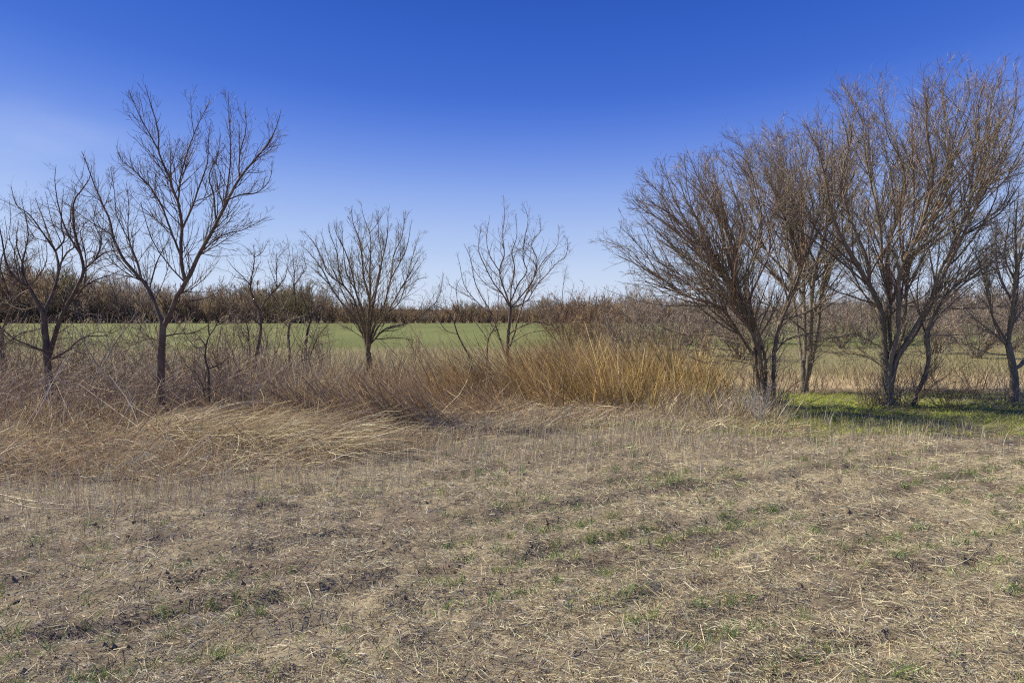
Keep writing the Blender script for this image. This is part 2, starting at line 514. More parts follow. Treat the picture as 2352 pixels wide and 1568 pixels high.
    if lv4:
        P4, R4 = grow(rng, P3, R3, lv4[0], lv4[1], lv4[2], lv4[3], ang + 6, up=up * .6, wig=wig * 1.3, K=2, tmin=.1, rtip=rt * .75)
        a.ribbons(P4, R4 * 2.7, palette(rng, len(P4), twig, var=.25), rng.normal(0, 1, (len(P4), 3)))
    if skirt:
        n = skirt
        b0 = np.array([base[0], base[1], 0]) + rng.normal(0, .22, (n, 3)) * (1, 1, 0)
        Pq = np.zeros((n, 6, 3)); Pq[:, 0] = b0
        d = rng.normal(0, .5, (n, 3)); d[:, 2] = 1; d /= np.linalg.norm(d, axis=1, keepdims=True)
        ln = rng.uniform(.3, 1.1, n)
        for k in range(1, 6):
            Pq[:, k] = Pq[:, k - 1] + d * (ln / 5)[:, None]
            d = d + rng.normal(0, .16, (n, 3)); d /= np.linalg.norm(d, axis=1, keepdims=True)
        a.tubes(Pq, np.linspace(.006, .002, 6)[None] * np.ones((n, 1)), palette(rng, n, twig, var=.2), S=3)
    obj('twigs', a.mesh('twigs', M_TWIG, base), root, kind='stuff')
    return root


def frame(x0, y0, s):
    return lambda p: (np.asarray(p, float) * s + (x0, y0)) * (2352 / 3072)


F1 = frame(0, 200, 1000 / 1425); F2 = frame(800, 550, 1000 / 2091); F3 = frame(1700, 450, 800 / 1394)
F4 = frame(2372, 150, 700 / 915); FA = frame(0, 780, 700 / 2111); FB = frame(600, 700, 700 / 2111); F0 = frame(0, 0, 1)

DARKTW = ((.15, .095, .075), (.11, .08, .068), (.21, .15, .115))
REDTW = ((.25, .165, .12), (.21, .16, .125), (.33, .28, .22), (.26, .215, .145))
GREYTW = ((.34, .295, .26), (.24, .20, .17), (.27, .20, .165))

# --- the tall young tree on the left
build_tree('bare_tree', 'tall slender bare tree, one straight trunk forking into a wide V, left', 'tree', 12.0, F1, [
    ([(685, 1512), (687, 1350), (690, 1230), (694, 1150), (698, 1095)], .070, .055),
    ([(695, 1110), (670, 1030), (640, 960), (600, 900), (550, 850), (510, 790), (480, 720), (470, 660), (440, 590), (405, 510), (380, 440), (350, 362)], .036, .0035),
    ([(697, 1110), (730, 1050), (760, 970), (790, 930), (820, 870), (850, 800), (890, 730), (930, 660), (970, 580), (1010, 500), (1070, 420), (1130, 350), (1170, 290), (1202, 182)], .044, .0035),
    ([(790, 930), (775, 860), (770, 780), (775, 700), (765, 600), (740, 530), (715, 450), (680, 380), (678, 280), (655, 200), (620, 75)], .031, .003),
    ([(680, 385), (640, 300), (600, 220), (570, 150), (549, 108)], .014, .003),
    ([(772, 790), (730, 690), (690, 590), (640, 510), (570, 440), (520, 400), (495, 335)], .020, .003),
    ([(775, 710), (820, 610), (850, 520), (885, 420), (890, 320), (900, 240)], .018, .003),
    ([(765, 600), (775, 480), (800, 380), (830, 290), (860, 220), (897, 150)], .015, .003),
    ([(830, 290), (818, 200), (815, 108)], .007, .002),
    ([(905, 690), (905, 560), (890, 470), (930, 380), (940, 300)], .016, .003),
    ([(970, 580), (985, 470), (990, 380), (983, 250), (975, 105)], .016, .003),
    ([(1010, 500), (1020, 380), (1050, 270), (1046, 155)], .013, .003),
    ([(970, 580), (1040, 550), (1100, 540), (1150, 490), (1168, 410)], .012, .003),
    ([(1070, 420), (1120, 380), (1160, 350), (1190, 300)], .009, .002),
    ([(870, 770), (960, 710), (1040, 695), (1100, 665), (1145, 640)], .012, .003),
    ([(600, 900), (580, 820), (555, 760), (545, 690), (550, 600), (540, 500)], .016, .003),
    ([(555, 760), (500, 640), (490, 540), (472, 430)], .012, .003),
    ([(640, 960), (670, 840), (720, 740), (730, 700)], .015, .003),
    ([(790, 930), (720, 850), (650, 740), (600, 580)], .013, .003),
    ([(710, 1150), (760, 1140), (830, 1135), (900, 1100)], .014, .003),
    ([(690, 1170), (630, 1160), (560, 1190), (470, 1210)], .010, .003),
    ([(735, 1040), (800, 1000), (900, 980), (990, 920)], .010, .003),
    ([(850, 830), (930, 820), (1010, 800)], .007, .002),
], 11, dep=.22, lv2=(10, .42, .14, .9), lv3=(13, .45, .12, .40), lv4=(7, .4, .05, .16), rt=.0023, ang=33, up=.8, wig=.06, bark=(.15, .108, .085), twig=DARKTW)

# --- far left multi-stemmed tree
build_tree('bare_tree', 'gnarled dark bare tree with two spreading stems at the far left edge', 'tree', 13.2, F1, [
    ([(215, 1490), (208, 1350), (197, 1200), (186, 1050)], .075, .05),
    ([(185, 1060), (150, 1000), (125, 950), (60, 900), (30, 850), (10, 750), (-10, 640)], .036, .004),
    ([(186, 1055), (230, 960), (250, 870), (240, 800), (215, 740), (180, 640), (150, 560)], .034, .004),
    ([(238, 790), (275, 740), (262, 680), (265, 600), (272, 520)], .018, .003),
    ([(198, 1250), (230, 1150), (260, 1060), (300, 990), (322, 955), (345, 900), (358, 850), (335, 770), (315, 680), (320, 560), (375, 500), (392, 420)], .045, .004),
    ([(358, 850), (400, 820), (450, 790), (520, 780), (570, 765)], .02, .003),
    ([(322, 960), (400, 910), (470, 890), (540, 860)], .018, .003),
    ([(345, 820), (280, 700), (250, 600), (235, 500), (240, 420)], .02, .003),
    ([(240, 800), (200, 740), (130, 640), (70, 590), (46, 505)], .018, .003),
    ([(125, 950), (95, 870), (110, 780), (120, 700), (90, 560)], .02, .003),
    ([(192, 1210), (130, 1190), (60, 1160), (-10, 1105)], .026, .004),
    ([(225, 1250), (290, 1215), (340, 1170), (380, 1150), (440, 1150), (520, 1120)], .022, .003),
    ([(250, 870), (290, 800), (330, 760), (300, 640), (330, 500)], .016, .003),
    ([(60, 900), (-10, 870), (-60, 830)], .014, .003),
    ([(400, 820), (430, 740), (400, 660), (420, 560)], .012, .003),
    ([(260, 1060), (330, 1040), (400, 1080), (460, 1060)], .012, .003),
    ([(170, 1030), (90, 1040), (20, 1010), (-40, 1020)], .014, .003),
], 12, dep=.3, dup=1, jit=34, lv2=(9, .42, .12, .8), lv3=(12, .42, .07, .3), lv4=(7, .4, .04, .14), ang=44, up=.4, wig=.2, bark=(.11, .085, .075), twig=DARKTW + ((.2, .16, .14),), skirt=60)

# --- second tree outside the left edge
build_tree('bare_tree', 'low tangled bare tree cut off by the left edge behind the gnarled one', 'tree', 15.5, F1, [
    ([(20, 1400), (15, 1250), (0, 1120)], .07, .05),
    ([(0, 1120), (-50, 1000), (-60, 880), (-30, 760)], .035, .004),
    ([(5, 1140), (50, 1030), (90, 960), (100, 860), (70, 760), (80, 660)], .035, .004),
    ([(50, 1030), (20, 940), (0, 850), (30, 740), (20, 640)], .02, .003),
    ([(15, 1200), (90, 1140), (170, 1120), (240, 1060)], .02, .003),
    ([(90, 960), (160, 900), (200, 820), (190, 700)], .016, .003),
], 13, dep=.3, dup=1, lv2=(8, .45, .12, .9), lv3=(8, .4, .06, .3), ang=46, up=.35, wig=.22, bark=(.11, .085, .075), twig=DARKTW)

# --- leaning pale saplings
build_tree('sapling', 'pair of pale grey dead stems leaning right between the gnarled tree and the tall tree', 'sapling', 12.3, FA, [
    ([(795, 1200), (870, 1050), (960, 900), (1060, 720), (1180, 560), (1330, 290)], .016, .005),
    ([(790, 1205), (880, 1000), (1000, 760), (1100, 620), (1140, 540)], .013, .004),
    ([(960, 900), (1100, 830), (1300, 770), (1440, 770)], .009, .003),
    ([(980, 860), (960, 700), (900, 560), (870, 480)], .009, .003),
    ([(900, 980), (780, 780), (740, 690), (640, 560)], .009, .003),
], 14, dep=.2, lv2=(6, .4, .1, .5), lv3=(5, .4, .05, .2), ang=42, up=.3, wig=.2, bark=(.34, .30, .27), twig=GREYTW)

# --- small tree right of the tall one
build_tree('sapling', 'small crooked bare sapling just right of the tall straight trunk', 'sapling', 11.7, FA, [
    ([(1895, 1500), (1890, 1280), (1885, 1000), (1856, 900), (1866, 770), (1890, 690), (1950, 600), (2010, 450)], .028, .006),
    ([(1830, 1490), (1820, 1150), (1760, 1020), (1690, 960), (1650, 880)], .015, .004),
    ([(1866, 770), (1800, 690), (1730, 640)], .010, .003),
    ([(1885, 1000), (1930, 980), (2030, 920), (2080, 840)], .010, .003),
    ([(1890, 690), (1880, 580), (1900, 420), (1940, 280)], .010, .003),
    ([(1860, 800), (1780, 800), (1690, 700), (1650, 600)], .009, .003),
    ([(1950, 600), (2050, 540), (2110, 420)], .008, .003),
    ([(1820, 1150), (1860, 1060), (1870, 980)], .008, .003),
], 15, dep=.3, dup=1, jit=14, lv2=(9, .5, .1, .5), lv3=(8, .4, .05, .2), ang=46, up=.3, wig=.22, bark=(.11, .085, .065), twig=DARKTW + ((.22, .17, .13),), skirt=90)

# --- the little trees behind, left of centre
build_tree('bare_tree', 'thin twiggy tree with a bent grey stem, leftmost of the small trees behind the brush', 'tree', 17.5, FB, [
    ([(505, 1400), (500, 1150), (530, 1000), (550, 850), (540, 700)], .05, .032),
    ([(540, 700), (490, 600), (455, 480), (480, 330), (495, 220), (480, 90)], .028, .003),
    ([(540, 700), (600, 600), (690, 500), (770, 400), (785, 330), (840, 230)], .024, .003),
    ([(455, 480), (370, 380), (300, 310), (240, 230)], .014, .003),
    ([(495, 225), (440, 150), (380, 100)], .008, .003),
    ([(495, 230), (560, 180), (620, 60)], .008, .003),
    ([(690, 480), (640, 330), (610, 240)], .010, .003),
    ([(690, 490), (690, 270), (740, 180), (810, 120)], .012, .003),
    ([(400, 1475), (400, 1300), (450, 1100), (440, 1000), (430, 850), (405, 750), (430, 670), (500, 600)], .022, .005),
    ([(505, 1100), (600, 1030), (620, 900), (700, 800)], .014, .003),
    ([(550, 850), (450, 760), (330, 700), (220, 620), (150, 480)], .014, .003),
    ([(540, 760), (640, 700), (760, 650), (850, 560)], .014, .003),
    ([(500, 620), (400, 560), (300, 520), (200, 500)], .010, .003),
], 16, dep=.3, dup=2, jit=22, lv2=(7, .5, .14, .9), lv3=(7, .45, .07, .35), ang=46, up=.35, wig=.24, bark=(.15, .12, .10), twig=DARKTW + ((.22, .17, .14),), rt=.0022, skirt=50)
build_tree('bare_tree', 'narrow bare tree with a rusty tinted top, second of the small trees behind the brush', 'tree', 21.5, FB, [
    ([(822, 1290), (806, 1050), (800, 900), (822, 780)], .05, .035),
    ([(822, 780), (862, 650), (850, 480), (852, 350), (832, 110)], .028, .003),
    ([(820, 800), (760, 700), (700, 620), (640, 500), (620, 400)], .022, .003),
    ([(850, 480), (920, 380), (960, 300), (900, 140)], .014, .003),
    ([(862, 650), (930, 600), (1000, 500), (1050, 440)], .016, .003),
    ([(806, 850), (740, 790), (640, 750), (560, 640)], .016, .003),
    ([(815, 800), (880, 760), (950, 740)], .014, .003),
], 17, dep=.3, dup=2, jit=20, lv2=(7, .55, .16, 1.1), lv3=(7, .45, .08, .4), ang=46, up=.4, wig=.22, bark=(.12, .095, .08), twig=DARKTW + ((.19, .11, .06),), rt=.0026)
build_tree('bare_tree', 'bushy bare tree of three thin stems, nearest left of the vase shaped tree', 'tree', 19.7, FB, [
    ([(958, 1340), (950, 1100), (970, 900), (1000, 780)], .045, .03),
    ([(1000, 780), (1050, 680), (1130, 620), (1150, 500)], .02, .003),
    ([(982, 1330), (1010, 1100), (1060, 950), (1130, 850), (1190, 780)], .026, .004),
    ([(890, 1300), (900, 1130), (940, 1000), (960, 940)], .018, .004),
    ([(1000, 780), (960, 660), (920, 560), (890, 400)], .02, .003),
    ([(990, 800), (900, 740), (830, 660)], .014, .003),
    ([(1000, 790), (1010, 640), (990, 500), (1000, 420)], .016, .003),
    ([(1060, 950), (1130, 920), (1220, 900)], .010, .003),
], 18, dep=.3, dup=2, jit=20, lv2=(7, .5, .16, .9), lv3=(7, .45, .08, .35), ang=48, up=.35, wig=.24, bark=(.12, .095, .075), twig=DARKTW + ((.2, .15, .09),), rt=.0024)

# --- vase shaped tree left of centre
VT = [([(652, 1300), (646, 1180), (636, 1060)], .085, .075)]
for p, r in [
    ([(615, 1090), (590, 960), (540, 860), (470, 760), (400, 650), (340, 530), (270, 440), (203, 373)], .034),
    ([(400, 650), (330, 570), (270, 520), (218, 480)], .012),
    ([(622, 1080), (600, 930), (570, 830), (540, 720), (480, 640), (450, 540), (440, 430), (400, 330), (385, 250)], .034),
    ([(480, 640), (380, 560), (350, 480), (300, 380), (230, 298)], .018),
    ([(630, 1080), (615, 900), (590, 780), (560, 690), (540, 580), (510, 480), (480, 400), (430, 300), (422, 226)], .034),
    ([(640, 1060), (640, 850), (645, 720), (610, 600), (600, 480), (580, 350), (540, 240), (534, 143)], .036),
    ([(650, 1060), (652, 850), (655, 700), (650, 560), (655, 440), (650, 320), (610, 220), (595, 132)], .036),
    ([(655, 330), (700, 250), (745, 168)], .010),
    ([(655, 1060), (665, 850), (690, 700), (710, 560), (740, 430), (760, 300), (760, 148)], .036),
    ([(662, 1070), (690, 900), (740, 800), (765, 680), (785, 590), (800, 450), (850, 330), (872, 174)], .030),
    ([(680, 1040), (715, 930), (760, 850), (800, 760), (850, 660), (900, 570), (950, 470), (990, 425)], .028),
    ([(785, 590), (830, 510), (880, 400), (910, 226)], .015),
    ([(850, 660), (900, 640), (950, 600), (1010, 590)], .010),
    ([(685, 1030), (760, 930), (850, 900), (940, 860), (1010, 800), (1080, 720), (1110, 565)], .022),
    ([(690, 1015), (800, 980), (860, 975), (925, 985)], .012),
    ([(600, 990), (520, 920), (420, 870)], .012),
    ([(570, 830), (500, 740), (440, 600), (390, 480), (340, 300)], .016),
    ([(645, 720), (700, 600), (720, 460), (700, 300), (700, 170)], .018),
    ([(560, 690), (500, 560), (480, 400), (470, 240)], .016),
    ([(740, 800), (830, 720), (900, 500), (965, 300)], .016),
    ([(850, 660), (930, 560), (985, 480)], .010)]:
    VT.append((p, r, .0035))
build_tree('bare_tree', 'vase shaped bare tree with many upswept limbs, left of the centre gap', 'tree', 17.3, F2, VT, 19, dep=.3, spur=.3,
           lv2=(10, .38, .14, .8), lv3=(12, .42, .10, .36), lv4=(8, .4, .05, .18), ang=28, up=.7, wig=.08, bark=(.21, .165, .11), twig=((.22, .165, .11), (.17, .13, .09), (.30, .25, .14)), rt=.0024)

ST = [([(1515, 1230), (1510, 1080), (1515, 950), (1525, 850), (1530, 780)], .055, .036)]
for p, r in [
    ([(1500, 1120), (1440, 920), (1400, 800), (1340, 700), (1300, 600), (1280, 480), (1238, 378)], .026),
    ([(1530, 785), (1480, 700), (1420, 620), (1370, 520), (1330, 420), (1340, 288)], .02),
    ([(1530, 790), (1500, 700), (1460, 560), (1490, 450), (1480, 330), (1492, 200), (1484, 72)], .024),
    ([(1460, 570), (1400, 460), (1380, 350), (1400, 198)], .014),
    ([(1538, 770), (1540, 640), (1560, 540), (1540, 430), (1570, 330), (1560, 190)], .02),
    ([(1545, 760), (1590, 640), (1640, 560), (1612, 480), (1620, 350), (1640, 220), (1600, 115)], .022),
    ([(1550, 770), (1610, 700), (1680, 600), (1700, 480), (1660, 370), (1720, 300), (1704, 196)], .02),
    ([(1550, 775), (1640, 740), (1700, 640), (1770, 560), (1820, 500), (1880, 450), (1886, 340)], .018),
    ([(1540, 960), (1590, 920), (1700, 870), (1790, 890), (1850, 800), (1860, 650), (1882, 518)], .017),
    ([(1550, 1060), (1580, 960), (1600, 850), (1640, 700), (1700, 560), (1750, 470), (1820, 400), (1836, 272)], .024),
    ([(1380, 1180), (1390, 980), (1440, 880), (1455, 700), (1462, 600)], .02),
    ([(1400, 800), (1320, 740), (1240, 640), (1210, 500), (1192, 430)], .014),
    ([(1320, 740), (1180, 660), (1118, 615)], .009),
    ([(1555, 1000), (1650, 940), (1760, 920), (1860, 880), (1930, 625)], .010),
    ([(1390, 980), (1300, 860), (1240, 800)], .010),
    ([(1480, 700), (1380, 640), (1290, 520), (1270, 400)], .010)]:
    ST.append((p, r, .0032))
build_tree('bare_tree', 'open crowned bare tree with wavy upright branches behind golden grass, right of centre gap', 'tree', 18.5, F2, ST, 20, dep=.3,
           lv2=(9, .36, .14, .8), lv3=(8, .42, .08, .32), lv4=(5, .4, .04, .14), ang=34, up=.55, wig=.13, bark=(.19, .14, .11), twig=DARKTW + ((.30, .22, .17),), rt=.0025)
build_tree('sapling', 'low crooked bush between the vase shaped tree and the open crowned tree', 'sapling', 19.5, F2, [
    ([(1290, 1120), (1240, 1030), (1200, 950), (1175, 870)], .028, .016),
    ([(1175, 870), (1130, 800), (1050, 760), (1000, 700)], .012, .003),
    ([(1178, 880), (1200, 780), (1190, 650), (1240, 560)], .012, .003),
    ([(1200, 950), (1120, 920), (1060, 800), (1040, 640)], .010, .003),
    ([(1180, 870), (1250, 800), (1330, 760)], .009, .003),
], 21, dep=.3, dup=1, jit=20, lv2=(7, .5, .14, .7), lv3=(5, .4, .07, .28), ang=44, up=.4, wig=.2, bark=(.12, .09, .08), twig=DARKTW, rt=.0023)

# --- right hand trees
R1 = [([(1030, 1352), (1010, 1220), (1000, 1100), (985, 990)], .055, .04)]
for p, r in [
    ([(1005, 1345), (985, 1220), (965, 1080), (960, 970), (920, 860), (860, 740), (790, 640), (700, 540), (610, 460), (520, 390), (440, 330), (350, 292), (344, 258)], .062),
    ([(700, 540), (600, 420), (540, 300), (470, 210), (409, 154)], .02),
    ([(790, 640), (740, 520), (700, 400), (640, 300), (600, 200), (580, 110)], .022),
    ([(990, 1330), (985, 1200), (965, 1100), (900, 990), (850, 900), (790, 820), (700, 790), (600, 760), (520, 690), (430, 640), (350, 590), (248, 543)], .044),
    ([(520, 690), (400, 600), (330, 520), (232, 476)], .014),
    ([(480, 665), (420, 560), (340, 460), (278, 398)], .012),
    ([(540, 700), (570, 620), (500, 600), (450, 520), (380, 388)], .012),
    ([(600, 760), (500, 720), (420, 690), (345, 682)], .012),
    ([(1040, 1350), (1030, 1200), (1010, 1050), (1000, 960), (950, 830), (890, 700), (880, 560), (840, 430), (760, 300), (700, 180), (652, 58)], .055),
    ([(890, 700), (950, 620), (990, 500), (1020, 380), (980, 260), (930, 120), (860, 20)], .026),
    ([(1080, 1345), (1080, 1200), (1085, 1050), (1110, 930), (1160, 800), (1220, 640), (1210, 520), (1160, 400), (1130, 300), (1100, 140), (1070, 0)], .052),
    ([(1220, 640), (1280, 500), (1330, 380), (1340, 240), (1300, 80)], .024),
    ([(1055, 1350), (1060, 1150), (1030, 1000), (980, 900), (900, 780), (820, 600), (820, 480), (780, 330), (760, 130)], .036),
    ([(970, 1000), (880, 990), (760, 970), (640, 965), (560, 950), (470, 910), (380, 840)], .016),
    ([(980, 1080), (900, 1060), (780, 1040), (700, 1050), (600, 1040), (515, 1042)], .013),
    ([(985, 1130), (850, 1100), (720, 1110), (640, 1080)], .011),
    ([(1110, 930), (1180, 900), (1280, 850), (1394, 740), (1450, 640)], .022),
    ([(1088, 1060), (1150, 990), (1250, 960), (1394, 950)], .018),
    ([(950, 830), (1000, 700), (1060, 560), (1060, 430), (1000, 300), (960, 150), (900, 50)], .024),
    ([(880, 560), (930, 440), (900, 300), (860, 180), (830, 70)], .018),
    ([(610, 460), (560, 400), (500, 260), (500, 140)], .012),
    ([(860, 740), (740, 640), (620, 560), (500, 480), (400, 390)], .022),
    ([(920, 860), (800, 760), (640, 680), (500, 600), (380, 500)], .02),
    ([(1160, 800), (1120, 640), (1080, 480), (1040, 320), (1000, 100)], .022)]:
    R1.append((p, r * .86, .0035))
R1 = more_stems(R1, (1, 5, 9, 10, 11, 13), 401, 34)
build_tree('bare_tree', 'wide multi stemmed bare tree leaning left, leftmost big tree on the green patch', 'tree', 13.6, F3, R1, 31, dep=.28, sub=6.0, low=8, spur=.4,
           lv2=(6.5, .42, .14, .7), lv3=(9, .45, .10, .36), lv4=(3, .45, .07, .2), ang=30, up=.4, wig=.13, bark=(.21, .17, .135), twig=REDTW, rt=.0024, zig=.10, skirt=120)
R2 = [([(2412, 1181), (2410, 1130), (2408, 1080)], .10, .06)]
for p, r in [
    ([(2398, 1150), (2404, 1070), (2405, 990), (2406, 900), (2407, 860), (2411, 800), (2430, 720), (2440, 640), (2420, 540), (2400, 450), (2385, 370)], .062),
    ([(2425, 1160), (2434, 1110), (2440, 1050), (2440, 960), (2443, 860), (2456, 780), (2480, 690), (2490, 640), (2485, 560), (2470, 480), (2455, 380)], .075),
    ([(2411, 800), (2380, 720), (2350, 620), (2300, 520), (2270, 450), (2250, 400)], .028),
    ([(2406, 900), (2350, 820), (2300, 760), (2250, 660), (2200, 580), (2160, 500)], .03),
    ([(2443, 860), (2520, 780), (2580, 700), (2600, 600)], .028),
    ([(2440, 960), (2520, 900), (2620, 850)], .022),
    ([(2405, 990), (2330, 930), (2260, 890), (2200, 800)], .024),
    ([(2456, 780), (2400, 680), (2370, 560), (2350, 430)], .024),
    ([(2480, 690), (2530, 580), (2540, 470), (2520, 380)], .022),
    ([(2440, 1050), (2500, 1010), (2580, 1000)], .014),
    ([(2434, 1110), (2470, 1060), (2530, 1060)], .012)]:
    R2.append((p, r * .86, .004))
R2 = more_stems(R2, (1, 2, 3, 4, 5, 8), 402, 30)
build_tree('bare_tree', 'twin stemmed bare tree set back between the two big multi stemmed trees', 'tree', 16.3, F0, R2, 32, dep=.3, sub=7, low=8, spur=.4,
           lv2=(6.5, .42, .14, .7), lv3=(9, .45, .10, .36), lv4=(3, .45, .07, .2), ang=30, up=.4, wig=.14, bark=(.22, .185, .155), twig=GREYTW + REDTW, rt=.0022, zig=.08, skirt=40)
R3 = [([(385, 1400), (380, 1300), (378, 1230), (380, 1180)], .12, .07)]
for p, r in [
    ([(360, 1385), (355, 1250), (350, 1130), (345, 1030), (310, 950), (260, 850), (220, 780), (180, 700), (150, 600), (130, 480), (100, 380), (60, 290)], .078),
    ([(310, 950), (300, 840), (260, 740), (210, 600), (200, 480), (240, 330), (200, 220), (179, 155)], .038),
    ([(348, 1060), (375, 980), (350, 850), (350, 700), (330, 550), (300, 420), (290, 300), (240, 200), (227, 138)], .038),
    ([(380, 1390), (390, 1200), (385, 1080), (390, 950), (380, 820), (400, 700), (440, 580), (430, 420), (390, 300), (350, 200), (356, 128)], .052),
    ([(400, 1385), (405, 1200), (430, 1100), (430, 950), (440, 830), (490, 760), (540, 600), (560, 480), (540, 350), (530, 200), (546, 105)], .06),
    ([(440, 830), (480, 700), (490, 560), (480, 400), (500, 280), (450, 145)], .026),
    ([(490, 770), (560, 740), (640, 660), (690, 560), (720, 430)], .022),
    ([(420, 1385), (440, 1220), (490, 1140), (540, 1050), (590, 950), (610, 880), (660, 780), (700, 690), (740, 590), (760, 480), (770, 340), (790, 200), (832, 70)], .062),
    ([(665, 770), (655, 680), (640, 620), (610, 520), (620, 400), (560, 300), (540, 190)], .028),
    ([(620, 430), (660, 300), (700, 180), (690, 90)], .016),
    ([(668, 765), (740, 710), (830, 640), (880, 560), (930, 480)], .026),
    ([(480, 1390), (540, 1230), (530, 1120), (570, 1020), (605, 985), (650, 940), (740, 870), (830, 800), (930, 730)], .052),
    ([(700, 690), (760, 560), (830, 420), (870, 280), (892, 95)], .026),
    ([(345, 1250), (280, 1200), (200, 1190), (100, 1180)], .013),
    ([(350, 1180), (250, 1120), (150, 1130), (50, 1120)], .013),
    ([(600, 1000), (720, 1010), (850, 1000)], .014),
    ([(535, 1130), (650, 1120), (760, 1110)], .013),
    ([(350, 1080), (420, 1010), (500, 980), (600, 900)], .02),
    ([(350, 850), (400, 720), (400, 560), (370, 400), (330, 250)], .02),
    ([(260, 850), (180, 780), (90, 690), (40, 560)], .022),
    ([(345, 1030), (240, 980), (140, 930), (60, 850)], .02),
    ([(540, 600), (600, 500), (640, 360), (660, 200)], .016),
    ([(760, 560), (820, 540), (880, 440), (940, 300)], .018),
    ([(780, 480), (800, 350), (860, 230), (930, 150)], .014),
    ([(830, 800), (900, 700), (960, 600)], .016)]:
    R3.append((p, r * .86, .0035))
R3 = more_stems(R3, (1, 3, 4, 5, 8, 12, 11), 403, 34)
build_tree('bare_tree', 'tallest and broadest multi stemmed bare tree with mossy grey base on the right', 'tree', 13.8, F4, R3, 33, dep=.26, sub=5.6, low=8, spur=.4,
           lv2=(6.5, .42, .14, .7), lv3=(9, .45, .10, .36), lv4=(3, .45, .07, .2), ang=30, up=.42, wig=.13, bark=(.23, .20, .165), twig=REDTW, rt=.0024, zig=.10, skirt=160)
R4 = [([(868, 1398), (876, 1290), (862, 1200), (852, 1150)], .09, .055)]
for p, r in [
    ([(852, 1150), (870, 1000), (885, 850), (882, 700), (895, 540)], .05),
    ([(875, 1250), (910, 1220), (945, 1150), (960, 1000), (980, 800)], .04),
    ([(852, 1150), (795, 1050), (765, 930), (735, 820), (700, 760)], .032),
    ([(858, 1170), (800, 1110), (720, 1050), (660, 980)], .02),
    ([(885, 850), (930, 700), (950, 540)], .026),
    ([(870, 1000), (820, 900), (800, 780), (810, 660)], .026),
    ([(880, 900), (840, 800), (860, 640), (850, 520)], .02),
    ([(860, 1200), (780, 1190), (700, 1160), (640, 1130)], .014),
    ([(852, 1130), (900, 1040), (960, 940)], .026)]:
    R4.append((p, r * .86, .004))
R4 = more_stems(R4, (1, 2, 3, 6), 404, 34)
build_tree('bare_tree', 'thick trunked bare tree with drooping grey twigs at the right edge', 'tree', 14.3, F4, R4, 34, dep=.3, sub=6, low=8, spur=.4,
           lv2=(6, .42, .14, .8), lv3=(9, .45, .1, .36), lv4=(4, .45, .06, .2), ang=36, up=.25, wig=.17, bark=(.21, .175, .145), twig=GREYTW, rt=.002, zig=.08, skirt=60)
print('TRIS after near trees', TRIS[0])


# --- small shrubs and saplings
def shrub(px, d, h, n, seed, label, name='shrub', cat='shrub', spread=.45, tw=DARKTW, bark=(.12, .09, .075), r=.01, dens=8, rt=.0022, group=None, up=.3):
    rng = np.random.default_rng(seed)
    x = (px - CX) / FPX * d
    base = np.array([x, d, 0.0])
    root = thing(name, label, cat, base, group)
    K = 10
    P = np.zeros((n, K, 3)); P[:, 0] = base + rng.normal(0, .03 + h * .03, (n, 3)) * (1, 1, 0); P[:, 0, 2] = -.03
    dd = rng.normal(0, spread, (n, 3)); dd[:, 2] = 1; dd /= np.linalg.norm(dd, axis=1, keepdims=True)
    ln = h * rng.uniform(.6, 1.1, n)
    for k in range(1, K):
        P[:, k] = P[:, k - 1] + dd * (ln / (K - 1))[:, None]
        dd = dd + rng.normal(0, .12, (n, 3)); dd[:, 2] += .05; dd /= np.linalg.norm(dd, axis=1, keepdims=True)
    R = r * (1 - .75 * np.linspace(0, 1, K))[None] * rng.uniform(.6, 1.2, (n, 1))
    for i in range(min(n, 6)):
        a = Acc(); a.tubes(P[i:i + 1], R[i:i + 1], palette(rng, 1, [bark], var=.1), S=5)
        obj('stem', a.mesh('stem', M_BARK, base), root)
    a = Acc()
    if n > 6: a.tubes(P[6:], R[6:], palette(rng, n - 6, [bark], var=.15), S=4)
    P2, R2 = grow(rng, P, R, dens, .45, h * .08, h * .6, 38, up=up, wig=.2, K=6, tmin=.15, rtip=rt)
    a.tubes(P2, R2, palette(rng, len(P2), tw, var=.2), S=3)
    P3, R3 = grow(rng, P2, R2, dens, .4, h * .04, h * .25, 42, up=up * .6, wig=.22, K=4, tmin=.1, rtip=rt * .8)
    a.ribbons(P3, R3 * 2.7, palette(rng, len(P3), tw, var=.2), rng.normal(0, 1, (len(P3), 3)))
    obj('twigs', a.mesh('twigs', M_TWIG, base), root, kind='stuff')
    return root


shrub(2183, 13.2, 1.0, 16, 51, 'knee high reddish brown twiggy shrub right of the mossy tree base', tw=((.19, .11, .09), (.15, .09, .075)), bark=(.16, .1, .08), r=.006, dens=10)
shrub(2240, 15.5, 1.3, 14, 52, 'brushy brown shrub between the broadest tree and the right edge tree', tw=((.19, .12, .10), (.14, .1, .085)), bark=(.15, .1, .08), r=.006, dens=9, spread=.6)
shrub(2120, 16.5, 1.5, 16, 53, 'reddish brown shrub half hidden behind the trunk of the broadest tree', tw=((.20, .12, .10), (.15, .1, .085)), bark=(.15, .1, .08), r=.006, dens=9, spread=.6)
shrub(1604, 15.0, 1.75, 2, 54, 'thin upright dark sapling at the right end of the golden grass', name='sapling', cat='sapling', spread=.05, r=.014, dens=4)
shrub(1662, 15.5, 1.3, 3, 55, 'slim leaning sapling between the golden grass and the left leaning tree', name='sapling', cat='sapling', spread=.16, r=.010, dens=5)
shrub(2166, 12.6, .75, 1, 56, 'tiny dark upright sapling on the green grass in front of the set back tree', name='sapling', cat='sapling', spread=.05, r=.009, dens=4).location.x -= 1.18
